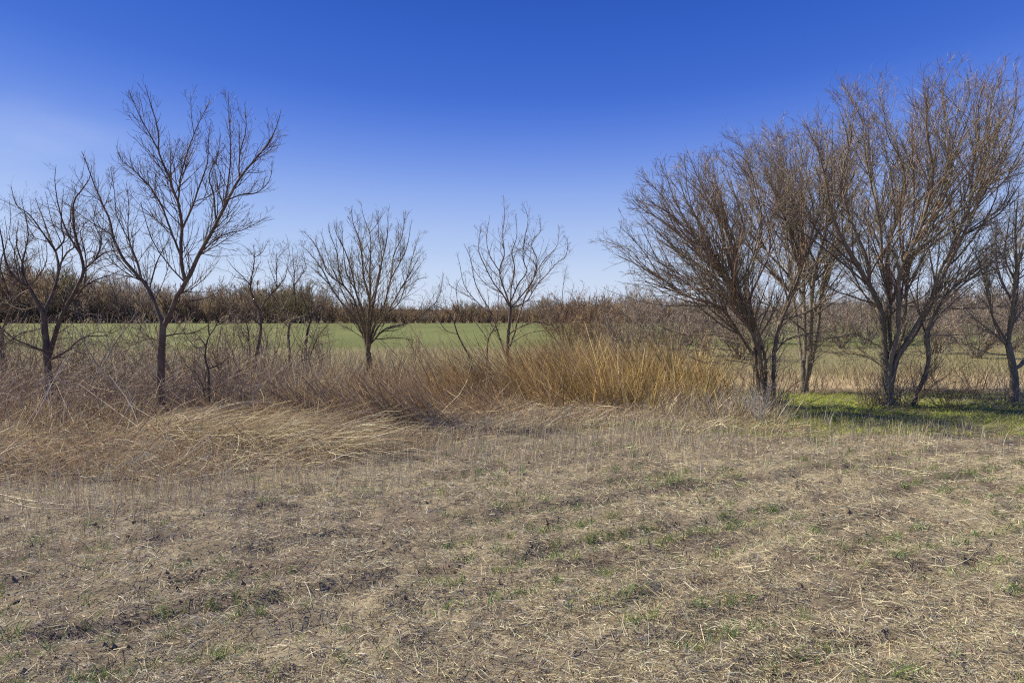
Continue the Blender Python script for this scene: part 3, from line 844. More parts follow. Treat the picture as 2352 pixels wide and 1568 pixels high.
shrub(1745, 11.55, .75, 15, 57, 'bleached grey weed with fine upright stalks in front of the left leaning tree', name='weed', cat='weed', spread=.28, tw=((.42, .40, .37), (.34, .30, .28)), bark=(.38, .36, .34), r=.004, dens=10)
shrub(1655, 11.7, .75, 12, 58, 'grey sprawling weed at the edge of golden grass and green patch', name='weed', cat='weed', spread=.8, tw=((.36, .31, .27), (.26, .21, .18)), bark=(.33, .29, .26), r=.004, dens=8)
shrub(1905, 11.5, .42, 4, 59, 'single pale dry weed stalk on the green patch before the set back tree', name='weed', cat='weed', spread=.12, tw=((.55, .5, .45),), bark=(.55, .5, .45), r=.004, dens=6)
# brown brush behind the golden grass and behind the right hand trees
for i, (px, d, h, lab) in enumerate([
    (1310, 33, 2.6, 'round rusty brown bush, leftmost of the brush row behind the golden grass'),
    (1362, 36, 2.9, 'rusty brown bush second from the left in the brush row behind the golden grass'),
    (1408, 30, 2.5, 'dark red brown bush directly above the tallest golden grass'),
    (1440, 27, 2.3, 'dark bush right of the red brown one above the golden grass'),
    (1500, 31, 2.5, 'pale brown bush under the thin distant trees'),
    (1555, 27, 2.2, 'grey brown bush near the lowest left branch of the leaning tree'),
    (1620, 32, 2.6, 'brown bush seen through the lower twigs of the left leaning tree'),
    (1700, 29, 2.4, 'brown bush directly behind the stems of the left leaning tree'),
    (1935, 40, 2.8, 'grey brown bush beyond the field, between set back and broadest tree'),
    (2150, 34, 2.5, 'grey bush seen between stems of the broadest tree'),
    (2245, 30, 2.6, 'grey brown bush behind the twigs left of the right edge tree'),
    (2330, 36, 3.0, 'grey brown bush beyond the right edge tree')]):
    rust = i in (0, 1, 2)
    shrub(px, d, h * 1.2, 24, 70 + i, lab, name='bush', cat='bush', spread=.55, tw=((.32, .20, .12), (.25, .155, .10), (.36, .26, .16)) if rust else ((.32, .25, .20), (.25, .19, .155), (.38, .31, .25)),
          bark=(.20, .15, .12), r=.022, dens=5.2, rt=.006, up=.45)
for i, (px, d, h, lab) in enumerate([
    (70, 14.5, 1.9, 'loose grey brown bush in front of the gnarled tree, far left'),
    (200, 16.5, 1.9, 'tall loose bush between the gnarled tree and the tall straight trunk'),
    (300, 18.5, 1.7, 'airy brown bush just left of the tall straight trunk, in front of the green field'),
    (350, 21, 1.9, 'airy bush hidden behind the tall straight trunk'),
    (500, 18.5, 2.0, 'airy bush behind the crooked sapling'),
    (560, 15.8, 1.3, 'low brush before the bent grey stem'),
    (745, 21, 1.6, 'thin bush between the three stemmed tree and the vase shaped tree'),
    (960, 22, 1.5, 'thin bush right of the vase shaped tree, before the green field'),
    (25, 17, 2.0, 'dense grey brown bush at the far left edge under the gnarled tree'),
    (150, 18, 1.6, 'low brown bush between the gnarled tree and the leaning pale stems'),
    (245, 14.5, 1.1, 'tangled low bush left of the tall straight trunk'),
    (425, 15.0, 1.9, 'twiggy brown bush right behind the tall straight trunk'),
    (530, 15.5, 1.7, 'twiggy brown bush between the crooked sapling and the bent grey stem'),
    (620, 19, 2.2, 'brown bush filling the gap between the small trees left of centre')]):
    shrub(px, d, h * 1.12, 18, 90 + i, lab, name='bush', cat='bush', spread=.5, tw=((.38, .285, .195), (.28, .205, .14), (.46, .375, .27)),
          bark=(.27, .21, .155), r=.014, dens=5, rt=.0042, up=.35)
for i, (px, d, h, lab) in enumerate([
    (1580, 44, 3.4, 'straggling grey brown bush left of the leaning tree crown, far side of the field'),
    (1665, 48, 3.8, 'straggling bush on the far side of the field, left of the leaning tree stems'),
    (1790, 46, 3.6, 'straggling bush on the far side of the field, between the leaning and set back trees'),
    (1880, 50, 4.0, 'straggling bush on the far side of the field, right of the set back tree'),
    (1990, 45, 3.4, 'straggling bush on the far side of the field, left of the broadest tree base'),
    (2080, 52, 4.2, 'straggling bush on the far side of the field, behind the broadest tree stems'),
    (2190, 46, 4.0, 'straggling bush on the far side of the field, under the long right leaning stem'),
    (2290, 50, 4.4, 'straggling bush on the far side of the field, left of the right edge tree')]):
    shrub(px, d, h, 26, 120 + i, lab, name='bush', cat='bush', spread=.7, tw=((.34, .27, .23), (.27, .21, .18), (.42, .35, .30)),
          bark=(.22, .18, .15), r=.028, dens=4.2, rt=.009, up=.35)
print('TRIS after shrubs', TRIS[0])


# ------------------------------------------------------------------ woods across the field
def far_mesh(seed, H, tw, nl=13):
    rng = np.random.default_rng(seed)
    K = 8; base = np.zeros(3)
    P = np.zeros((nl, K, 3)); P[:, 0] = rng.normal(0, .25, (nl, 3)) * (1, 1, 0)
    d = rng.normal(0, .42, (nl, 3)); d[:, 2] = 1; d /= np.linalg.norm(d, axis=1, keepdims=True)
    ln = H * rng.uniform(.75, 1.02, nl)
    for k in range(1, K):
        P[:, k] = P[:, k - 1] + d * (ln / (K - 1))[:, None]
        d = d + rng.normal(0, .1, (nl, 3)); d[:, 2] += .06; d /= np.linalg.norm(d, axis=1, keepdims=True)
    R = .085 * (1 - .8 * np.linspace(0, 1, K))[None] * np.ones((nl, 1))
    a = Acc(); a.tubes(P, R, palette(rng, nl, [(.12, .095, .08)]), S=4)
    trunk = a.mesh('trunk', M_BARK)
    a = Acc()
    P2, R2 = grow(rng, P, R, 1.5, .4, H * .06, H * .4, 36, up=.6, wig=.12, K=5, tmin=.08, rtip=.022)
    a.tubes(P2, np.maximum(R2, .028), palette(rng, len(P2), tw, var=.25), S=3)
    P3, R3 = grow(rng, P2, R2, 3.6, .5, H * .06, H * .22, 30, up=.7, wig=.1, K=3, tmin=.05, rtip=.02)
    a.ribbons(P3, np.full(R3.shape, .034), palette(rng, len(P3), tw, var=.3), rng.normal(0, 1, (len(P3), 3)))
    return trunk, a.mesh('crown', M_FAR)


TW_L = ((.37, .275, .20), (.30, .225, .165), (.44, .36, .28))
TW_C = ((.42, .29, .18), (.34, .245, .16), (.48, .37, .25))
TW_R = ((.40, .33, .29), (.32, .27, .24), (.46, .39, .33))
TW_G = ((.26, .24, .11), (.20, .18, .10))
FM = {'L': [far_mesh(201, 11, TW_L), far_mesh(202, 11, TW_L), far_mesh(203, 11, TW_L)],
      'C': [far_mesh(211, 6, TW_C, 16), far_mesh(212, 6, TW_C, 16)],
      'R': [far_mesh(221, 9, TW_R), far_mesh(222, 9, TW_R)],
      'G': [far_mesh(231, 10, TW_G)], 'T': [far_mesh(241, 11, TW_R, 4)]}
HM = {'L': 11, 'C': 6, 'R': 9, 'G': 10, 'T': 11}
rng = np.random.default_rng(5)


def fartree(key, px, d, h, label, group, name='distant_tree'):
    tr, cr_ = FM[key][rng.integers(len(FM[key]))]
    t = thing(name, label, 'tree' if h > 6.5 else 'bush', ((px - CX) / FPX * d, d, -.1), group)
    s = h / HM[key] * 1.1; t.scale = (s * rng.uniform(.9, 1.25), s * rng.uniform(.9, 1.2), s)
    t.rotation_euler = (0, 0, rng.uniform(0, 6.28))
    for nm, me in (('trunk', tr), ('crown', cr_)):
        o = bpy.data.objects.new(nm, me); col.objects.link(o); o.parent = t


def top_h(px, py, d): return CAMZ + (728 - py) / FPX * d


prof = [(-60, 612), (60, 608), (150, 618), (230, 628), (300, 636), (350, 646), (470, 656), (560, 650), (640, 645), (740, 650), (765, 690), (900, 697), (1000, 698), (1100, 697), (1240, 694), (1290, 684), (1400, 680), (1500, 684), (1600, 690), (1700, 692), (1800, 688), (1950, 680), (2100, 668), (2250, 664), (2420, 655)]
ppx, ppy = zip(*prof)
for row, dist in ((0, 206), (1, 216)):
    px = -60 + row * 14
    while px < 2420:
        d = dist + rng.uniform(-3, 4)
        py = np.interp(px, ppx, ppy) + rng.uniform(-9, 12) + 14 * (vnoise(px, row * 3.0, 60, 91) - .4)
        h = top_h(px, py, d)
        if px < 480:
            k, seg, g = 'L', 'in the far left wood edge', 'trees of the left wood edge'
        elif px < 760:
            k, seg, g = 'L', 'in the wood left of centre', 'trees of the wood left of centre'
        elif px < 1290:
            k, seg, g = 'C', 'in the middle scrub across the field', 'scrub across the field in the middle'
        elif px < 1700:
            k, seg, g = 'C', 'in the far hedge right of centre', 'trees of the far hedge right of centre'
        else:
            k, seg, g = 'R', 'far behind the big right trees', 'distant trees behind the right hand trees'
        k = rng.choice([k, k, 'L', 'R', 'C', 'G'] if px < 1290 else [k, k, k, 'R', 'C'])
        k = str(k)
        lab = ('tall ' if h > 11.5 else 'small ' if h < 6 else '') + {'L': 'brown', 'C': 'rusty brown', 'R': 'grey brown', 'G': 'olive tinged'}[k] \
            + ' bare tree ' + seg + (', front row' if row == 0 else ', behind the front row')
        fartree(k, px, d, h, lab, g, 'distant_tree' if h > 6.5 else 'distant_bush')
        px += (17 if h < 7.5 else 26) * rng.uniform(.8, 1.3)
fartree('G', 690, 190, 11.0, 'olive green tinged distant tree between the small trees left of centre', None)
fartree('G', 655, 192, 10.0, 'smaller olive tinged distant tree beside the greener one', None)
fartree('R', 1255, 200, 8.0, 'dense dark distant tree rising above the scrub right of the open crowned tree', None)
fartree('T', 1452, 150, 8.0, 'thin distant tree with a few bare branches above the far hedge, left one of two', None)
fartree('T', 1480, 140, 7.0, 'thin forked distant tree above the far hedge, right one of two', None)
fartree('R', 1165, 230, 8.5, 'pale distant tree behind the open crowned tree', None)
fartree('R', 1690, 120, 8, 'tall distant tree showing between stems of the left leaning tree', None)
# undergrowth that closes the foot of the wood
a = Acc()
n = 42000
px = rng.uniform(-120, 2480, n); d = rng.uniform(204, 232, n)
hh = np.maximum(top_h(px, np.interp(px, ppx, ppy) + 8, d), 2) * rng.uniform(.35, .95, n)
x = (px - CX) / FPX * d
P = np.zeros((n, 3, 3)); P[:, 0] = np.stack([x, d, np.zeros(n)], -1)
P[:, 0, 2] = hh * rng.uniform(0, .5, n)
dv = rng.normal(0, .28, (n, 3)); dv[:, 2] = 1
P[:, 1] = P[:, 0] + dv * (hh * .25)[:, None]; P[:, 2] = P[:, 1] + (dv + rng.normal(0, .3, (n, 3))) * (hh * .2)[:, None]
cc = np.where((px < 760)[:, None], palette(rng, n, TW_L, var=.3), np.where((px < 1650)[:, None], palette(rng, n, TW_C, var=.3), palette(rng, n, TW_R, var=.3)))
a.ribbons(P, np.full((n, 3), .065), cc, np.tile([[0., 1, 0.1]], (n, 1)) + rng.normal(0, .4, (n, 3)))
o = obj('wood_undergrowth', a.mesh('wood_undergrowth', M_FAR), kind='stuff')
o['label'] = 'brown undergrowth along the foot of the wood across the field'; o['category'] = 'undergrowth'
print('TRIS after far', TRIS[0])


# ------------------------------------------------------------------ grass, straw, litter
def blades(a, rng, base, az, tilt, L, w, droop, cols, K=4, taper=.8, wig=.05):
    n = len(base)
    P = np.zeros((n, K, 3)); P[:, 0] = base
    d = np.stack([np.sin(tilt) * np.cos(az), np.sin(tilt) * np.sin(az), np.cos(tilt)], -1)
    hz = np.stack([np.cos(az), np.sin(az), np.zeros(n)], -1)
    for k in range(1, K):
        P[:, k] = P[:, k - 1] + d * (L / (K - 1))[:, None]
        d = d + hz * (droop / (K - 1))[:, None] + rng.normal(0, wig, (n, 3)); d[:, 2] -= droop / (K - 1) * .9
        d /= np.linalg.norm(d, axis=1, keepdims=True)
    W = w[:, None] * (1 - taper * np.linspace(0, 1, K)[None] ** 1.5)
    a.ribbons(P, W, cols, rng.normal(0, 1, (n, 3)))
    return P


def stuff(name, a, mat, label, cat):
    o = obj(name, a.mesh(name, mat, smooth=False), kind='stuff'); o['label'] = label; o['category'] = cat
    return o


def scatter_view(rng, n, y0, y1, pad=.6, power=1.0):
    """points on the ground, density falling with distance as 1/y**power over the wedge the place shows"""
    y = y0 * (y1 / y0) ** rng.random(n * 2)          # ~1/y in y, width ~ y  => 1/y**1 * ... even in picture terms
    half = y * .72 + pad
    x = rng.uniform(-1, 1, n * 2) * half
    return x[:n], y[:n]


STRAW = [(.64, .56, .38), (.50, .43, .29), (.38, .315, .215), (.265, .217, .155), (.60, .56, .45), (.155, .124, .096)]
rng = np.random.default_rng(7)
# litter of short straws over the bare field
n = 270000
x, y = scatter_view(rng, n, 3.0, 13)
rr_ = (-x * math.sin(ROW) + y * math.cos(ROW)) + 0.1 * vnoise(x, y, .8, 6)
band_ = sstep(.1, .9, np.sin(rr_ * 2 * math.pi / 1.45 + 1.2)) * sstep(.3, .6, vnoise(x, y, 1.1, 17))
keep = (y < edge_y(x) + .8) & (rng.random(n) < (.42 + .75 * sstep(.25, .75, vnoise(x, y, .30, 31)) + .12 * (x > 0)) * (1 - .32 * band_))
x, y = x[keep], y[keep]; n = len(x)
L = rng.gamma(2.4, .0145, n) + .012; L *= (.75 + .06 * y)
az = rng.normal(math.radians(-4), 1.3, n) + math.pi * (rng.random(n) < .5)
base = np.stack([x, y, gh(x, y) + rng.uniform(.001, .018, n)], -1)
a = Acc()
leftness = sstep(1.5, -3, x)
cc = palette(rng, n, STRAW, (3.0, 3.2, 3, 2.2, 2.0, 1.4), .2)
cc = cc * (1 - .06 * leftness[:, None])
cc[:, 2] *= 1 + .10 * leftness
blades(a, rng, base, az, np.radians(rng.normal(84, 9, n)), L, rng.uniform(.0018, .0046, n) * (.8 + .05 * y), rng.normal(0, .5, n), cc, K=2, taper=.4)
n2 = 26000
x, y = scatter_view(rng, n2, 3.0, 12.5)
keep = y < edge_y(x) + .5; x, y = x[keep], y[keep]; n2 = len(x)
blades(a, rng, np.stack([x, y, gh(x, y) + .006], -1), rng.uniform(0, 6.28, n2), np.radians(rng.normal(72, 18, n2)), rng.gamma(3, .022, n2) + .02 * (.8 + .05 * y),
       rng.uniform(.002, .005, n2), rng.normal(.5, .6, n2), palette(rng, n2, STRAW, (3, 3, 2, 1, 2, 1), .2), K=4, wig=.12)
stuff('straw_litter', a, M_STRAW, 'short broken straw scattered over the bare soil of the foreground field', 'straw')

# crumbs of soil and chaff
a = Acc(); n = 6000
x, y = scatter_view(rng, n, 3.0, 10)
keep = (y < edge_y(x)) & (vnoise(x, y, .4, 41) > .45); x, y = x[keep], y[keep]; n = len(x)
r = rng.gamma(2, .003, n) + .002
oc = np.array([(1, 0, 0), (0, 1, 0), (-1, 0, 0), (0, -1, 0), (0, 0, .8), (0, 0, -.6)], float)
V = oc[None] * r[:, None, None] * rng.uniform(.6, 1.4, (n, 6, 3)) + np.stack([x, y, gh(x, y) + r * .3], -1)[:, None, :]
ff = np.array([(0, 1, 4, 4), (1, 2, 4, 4), (2, 3, 4, 4), (3, 0, 4, 4)])
# quads with a doubled corner are avoided: split the crumb into two quads over the top
ff = np.array([(0, 1, 4, 3), (1, 2, 3, 4)])
a.add(V, (np.arange(n)[:, None, None] * 6 + ff[None]).reshape(-1, 4), np.repeat(palette(rng, n, [(.27, .21, .165), (.20, .155, .12)], var=.2)[:, None], 6, 1))
stuff('soil_crumbs', a, M_GROUND, 'crumbs and clods of brown soil between the straw', 'soil')

# green wheat shoots in rows
a = Acc(); B = []; AZ = []; T_ = []; LL = []; WW = []; DD = []; CC = []
rows = np.arange(-4, 16, .36)
for r_ in rows:
    s = -16.0
    while s < 18:
        s += rng.gamma(2, .055)
        x0 = s * math.cos(ROW) - r_ * math.sin(ROW); y0 = s * math.sin(ROW) + r_ * math.cos(ROW)
        if not (3.0 < y0 < edge_y(x0) - .3) or abs(x0) > y0 * .75 + .4: continue
        pr = 1.6 * sstep(.40, .60, vnoise(x0, y0, .75, 51)) * (.25 + .75 * sstep(-1.5, 2.0, x0) + .6 * sstep(6, 3.4, y0)) * (1 - .7 * sstep(5.5, 9, y0))
        if x0 < -1 and y0 > 6: pr *= .35
        if rng.random() > pr: continue
        m = rng.integers(8, 20)
        q = rng.normal(0, .032, (m, 2))
        B.append(np.stack([x0 + q[:, 0], y0 + q[:, 1], gh(x0 + q[:, 0], y0 + q[:, 1])], -1))
        AZ.append(rng.uniform(0, 6.28, m)); T_.append(np.radians(rng.uniform(8, 50, m))); LL.append(rng.uniform(.05, .12, m) * rng.uniform(.7, 1.2))
        WW.append(rng.uniform(.0035, .006, m)); DD.append(rng.uniform(.1, .9, m))
        CC.append(palette(rng, m, [(.15, .25, .06), (.12, .21, .08), (.24, .30, .08), (.32, .31, .12)], (4, 4, 2, 1), .2))
B = np.concatenate(B); print('shoot blades', len(B))
blades(a, rng, B, np.concatenate(AZ), np.concatenate(T_), np.concatenate(LL), np.concatenate(WW), np.concatenate(DD), np.concatenate(CC), K=4, taper=.85)
stuff('wheat_shoots', a, M_GREEN, 'small green wheat shoots in broken diagonal rows across the field', 'grass')

# thin standing stubble in the middle ground
a = Acc(); n = 60000
x = rng.uniform(-9, 7, n); y = rng.uniform(4.5, 12.5, n)
e = edge_y(x) - y
keep = (np.abs(x) < y * .72 + .3) & (rng.random(n) < sstep(4.6, .6, e) * (e > -1) * (.35 + .65 * sstep(.4, .65, vnoise(x, y, .7, 61))) * (1 - .6 * sstep(1.5, 4, x)))
x, y = x[keep], y[keep]; n = len(x); print('stubble', n)
blades(a, rng, np.stack([x, y, gh(x, y)], -1), rng.uniform(0, 6.28, n), np.radians(np.abs(rng.normal(8, 9, n))), rng.uniform(.07, .26, n), rng.uniform(.003, .0055, n),
       rng.uniform(0, .4, n), palette(rng, n, [(.58, .48, .32), (.46, .37, .25), (.34, .26, .18), (.52, .47, .4)], None, .2), K=4, taper=.5)
stuff('dry_stubble', a, M_STRAW, 'thin upright dry stubble at the near edge of the weedy margin', 'stubble')

# matted dead grass along the margin
a = Acc(); n = 52000
x = rng.uniform(-11, 4.4, n); y = edge_y(x) + rng.gamma(2.0, .85, n) - .8 + 1.0 * (vnoise(x, x * 0 + 3, .7, 79) - .3)
keep = (np.abs(x) < y * .74 + .5) & (y < 16); x, y = x[keep], y[keep]; n = len(x); print('mat', n)
swirl = (vnoise(x, y, .45, 71) - .5) * 2.4
az = math.radians(-22) + swirl + rng.normal(0, .8, n) + math.pi * (rng.random(n) < .25)
L = rng.gamma(2.2, .13, n).clip(.06, .8) * (1 - .35 * sstep(-1, 3, x))
tilt = np.radians(np.clip(rng.normal(72, 13, n), 30, 92))
pale = (.8 * sstep(.5, .8, vnoise(x, y, .6, 72)) + .5 * sstep(.7, -.2, y - edge_y(x))) * (.45 + .55 * sstep(-5.2, -3.6, x))
c1 = palette(rng, n, [(.66, .56, .36), (.60, .52, .38), (.68, .62, .50)], None, .18)
c2 = palette(rng, n, [(.42, .30, .18), (.34, .24, .15), (.50, .40, .27), (.24, .17, .12)], None, .2)
cc = np.where((rng.random(n) < np.clip(pale * .7, 0.12, .6))[:, None], c1, c2)
blades(a, rng, np.stack([x, y, gh(x, y) + mound(x, y) * rng.uniform(-.2, 1.1, n)], -1), az, tilt, L, rng.uniform(.003, .0065, n) + .007 * (rng.random(n) < .15), rng.uniform(0, .7, n), cc, K=4, taper=.6, wig=.26)
stuff('matted_grass', a, M_STRAW, 'matted dead grass flattened to the right along the edge of the field', 'dry grass')

# pale swath of long stems laid over in front of the tall tree
a = Acc(); n = 2600
x = rng.uniform(-5.4, -2.0, n); y = np.interp(x, [-5.4, -4, -2.0], [10.6, 9.9, 9.0]) + rng.normal(0, .36, n)
az = math.radians(-14) + rng.normal(0, .55, n)
zz = gh(x, y) + .05 + .16 * vnoise(x, y, .5, 75) * rng.random(n)
blades(a, rng, np.stack([x, y, zz], -1), az, np.radians(rng.normal(74, 8, n)), rng.uniform(.5, 1.3, n), rng.uniform(.003, .006, n), rng.uniform(.2, .7, n),
       palette(rng, n, [(.70, .61, .42), (.60, .51, .35), (.45, .34, .21), (.34, .24, .14)], None, .2), K=5, taper=.6, wig=.13)
stuff('fallen_grass', a, M_STRAW, 'bright pale swath of long grass laid flat at the foot of the tall tree', 'dry grass')


# tall golden grass
def tallgrass(name, label, centers, per, H, cols, lean, rad, seed, droop=(.0, .35), w=(.0035, .007), wts=None, fan=12):
    rng = np.random.default_rng(seed)
    a = Acc(); C = np.array(centers)
    k = rng.integers(0, len(C), int(per * .34 * len(C))); n = len(k)
    x = C[k, 0] + rng.normal(0, rad, n); y = C[k, 1] + rng.normal(0, rad, n)
    hx = C[k, 2]
    az = math.pi * (C[k, 3] < 0) + rng.normal(0, .5, n)
    tl = np.radians(np.abs(C[k, 3]) + rng.normal(0, fan, n))
    az = np.where(tl < 0, az + math.pi, az); tl = np.abs(tl)
    L = H * hx * rng.uniform(.45, 1.05, n)
    cc = palette(rng, n, cols, wts, .2) * np.exp(rng.normal(0, .16, len(C)))[k][:, None]
    P = blades(a, rng, np.stack([x, y, gh(x, y)], -1), az, tl, L, rng.gamma(3, .33, n) * rng.uniform(*w, n) * 1.7, rng.uniform(*droop, n), cc, K=4, taper=.6, wig=.035)
    # leaves and seed heads off the stems
    m = rng.integers(0, n, int(n * .6)); q = P[m, rng.integers(1, 3, len(m))]
    n = len(m)
    blades(a, rng, q, rng.uniform(0, 6.28, n), np.radians(rng.uniform(15, 75, n)), rng.uniform(.08, .3, n), rng.uniform(.004, .007, n), rng.uniform(.3, 1.4, n), palette(rng, n, cols, wts, .25), K=2)
    stuff(name, a, M_STRAW, label, 'tall grass')


rng = np.random.default_rng(9)
GOLD = [(.54, .39, .16), (.46, .33, .13), (.64, .51, .30), (.32, .21, .09), (.50, .35, .18), (.22, .15, .07)]
RUST = [(.46, .30, .16), (.36, .23, .13), (.54, .40, .24), (.58, .48, .32), (.28, .18, .11)]
PALE = [(.60, .51, .35), (.52, .43, .29), (.42, .34, .22), (.38, .27, .17)]
# upright golden stand right of centre
cs = [(rng.uniform(.2, 4.3), rng.uniform(13.0, 19), rng.uniform(.5, 1.15), rng.normal(-11, 15)) for _ in range(170)]
cs = [c_ for c_ in cs if c_[1] - 13.0 > .4 * (c_[0] - 3)]
tallgrass('golden_grass', 'dense upright stand of golden brown tall grass right of centre', cs, 130, 1.36, GOLD, 0, .15, 301, fan=14, wts=(4, 4, 3, 2.5, 2, 1.5))
# leaning sheaf
cs = [(-1.2 + .16 * i + rng.normal(0, .12), 13.2 + rng.uniform(0, 2.6), rng.uniform(.8, 1.2), -rng.uniform(16, 46)) for i in range(22)]
tallgrass('leaning_grass', 'sheaf of rusty golden grass stems leaning to the left in the centre', cs, 190, 1.6, [(.48, .34, .15), (.57, .44, .24), (.36, .24, .12)], 0, .1, 302, fan=9)
# lower looser grass between the vase tree and the stand
cs = [(rng.uniform(-3.8, .8), rng.uniform(12.8, 17.5), rng.uniform(.4, 1.0), -rng.uniform(0, 42)) for _ in range(150)]
tallgrass('rusty_grass', 'loose rusty brown grass around the foot of the vase shaped tree', cs, 75, .95, RUST, 0, .10, 303, fan=16)
# bowed brown stems lying over, left of centre
cs = []
for _ in range(64):
    x_ = rng.uniform(-4.8, -.3)
    cs.append((x_, np.interp(x_, [-4.8, -2, -.3], [11.1, 10.4, 11.2]) + rng.uniform(0, 2.4), rng.uniform(.6, 1.0), rng.uniform(-68, -40)))
tallgrass('bowed_grass', 'dark brown grass stems bowed low in the sweep left of centre', cs, 150, 1.15, [(.48, .32, .16), (.38, .25, .13), (.56, .42, .25), (.26, .18, .10)], 0, .26, 304, droop=(-.15, .3))
# dry grass left, under the trees
cs = []
for _ in range(420):
    x_, y_ = rng.uniform(-12, -2.2), rng.uniform(9.4, 18.5)
    cs.append((x_, y_, rng.uniform(.3, .62) if y_ < 13 else rng.uniform(.4, 1.0), rng.normal(6, 24)))
tallgrass('dry_grass', 'dry rusty and straw coloured grass under the trees on the left', cs, 62, .95, RUST + PALE + PALE, 0, .13, 305, fan=24)
# thin seed stalks standing above the golden grass and behind
cs = [(rng.uniform(-6, 5.2), rng.uniform(16, 25), rng.uniform(.7, 1.1), rng.normal(0, 8)) for _ in range(110)]
tallgrass('pale_grass', 'pale dry grass belt between the golden grass and the green field', cs, 85, 1.0, PALE, 0, .3, 306, w=(.004, .009), fan=15)
# straw coloured belt behind the right hand trees
cs = [(rng.uniform(4.0, 17), rng.uniform(17.0, 22), rng.uniform(.4, .8), rng.normal(0, 12)) for _ in range(90)]
tallgrass('straw_belt', 'low straw coloured grass belt behind the big trees on the right', cs, 110, .55, [(.50, .40, .26), (.42, .32, .20), (.36, .25, .16), (.30, .26, .14)], 0, .55, 307, w=(.004, .009))
# dry edge right margin of the golden stand, grey and low
cs = [(rng.uniform(2.6, 4.6), rng.uniform(12.0, 14.5), rng.uniform(.4, .8), rng.uniform(-20, 40)) for _ in range(40)]
tallgrass('faded_grass', 'faded greyish grass trailing from the golden stand onto the green patch', cs, 120, .8, PALE + [(.36, .32, .27)], 0, .22, 308)
print('TRIS after tall grass', TRIS[0])

# field grass between margin and green field: short tufts fading out
a = Acc(); n = 24000
y = 20 * (48 / 20) ** rng.random(n); x = rng.uniform(-.78, .78, n) * y
blades(a, rng, np.stack([x, y, gh(x, y)], -1), rng.uniform(0, 6.28, n), np.radians(np.abs(rng.normal(18, 14, n))), rng.uniform(.10, .36, n) * (1 - .5 * sstep(30, 46, y)), rng.uniform(.007, .014, n),
       rng.uniform(0, .6, n), np.where((y > 33 + 8 * rng.random(n))[:, None], palette(rng, n, [(.17, .22, .08), (.22, .24, .10)], None, .15), palette(rng, n, [(.38, .31, .18), (.28, .24, .12), (.2, .2, .09)], None, .2)), K=3)
stuff('field_grass', a, M_STRAW, 'short faded grass in the belt before the green field', 'grass')

# green ground cover under the right hand trees
a = Acc(); n = 80000
x = rng.uniform(2.4, 13, n); y = rng.uniform(10.4, 16.8, n)
dens_ = sstep(2.0, 3.4, x + .6 * vnoise(x, y, .6, 81)) * sstep(10.2, 12.0, y + .9 * vnoise(x, y, .8, 82)) * (1 - sstep(15.8, 16.6, y)) * (.35 + .8 * sstep(.32, .6, vnoise(x, y * 1.8, .8, 83)))
dens_ *= 1 - .65 * sstep(7.8, 9.2, x)
keep = (rng.random(n) < dens_) & (x < y * .74 + .4); x, y = x[keep], y[keep]; n = len(x); print('green', n)
yel = vnoise(x, y, .7, 84)
cg = palette(rng, n, [(.42, .50, .06), (.50, .56, .09), (.30, .39, .06)], None, .18)
cg[rng.random(n) < .18] = (.36, .31, .17)
blades(a, rng, np.stack([x, y, gh(x, y)], -1), rng.uniform(0, 6.28, n), np.radians(rng.uniform(10, 70, n)), rng.uniform(.03, .10, n), rng.uniform(.006, .013, n), rng.uniform(.2, 1.2, n), cg, K=3, taper=.8)
for (cx_, cy_, rr_, m) in ((-4.35, 16.6, .35, 700), (-3.5, 15.9, .4, 900), (1.25, 11.5, .45, 700), (2.2, 11.4, .35, 400), (-5.3, 16.4, .3, 400)):
    q = rng.normal(0, rr_, (m, 2))
    blades(a, rng, np.stack([cx_ + q[:, 0], cy_ + q[:, 1], gh(cx_ + q[:, 0], cy_ + q[:, 1]) + .02], -1), rng.uniform(0, 6.28, m), np.radians(rng.uniform(5, 60, m)), rng.uniform(.05, .2, m) * (.4 if cy_ < 12 else 1),
           rng.uniform(.005, .010, m), rng.uniform(.2, 1, m), palette(rng, m, [(.16, .26, .04), (.22, .30, .06)], None, .2), K=3)
stuff('green_grass', a, M_GREEN, 'bright green low grass patch under the big trees on the right', 'grass')

# dead litter among the green and along its near edge
a = Acc(); n = 26000
x = rng.uniform(2.4, 13, n); y = rng.uniform(10.6, 17, n); keep = x < y * .74 + .4; x, y = x[keep], y[keep]; n = len(x)
blades(a, rng, np.stack([x, y, gh(x, y) + .01], -1), rng.normal(-.1, .8, n), np.radians(rng.normal(80, 14, n)), rng.uniform(.06, .3, n), rng.uniform(.003, .006, n), rng.normal(.2, .5, n),
       palette(rng, n, [(.32, .25, .17), (.22, .17, .13), (.44, .38, .31), (.15, .12, .10)], None, .2), K=3)
stuff('twig_litter', a, M_STRAW, 'dead stems and leaf litter lying on the green patch', 'litter')

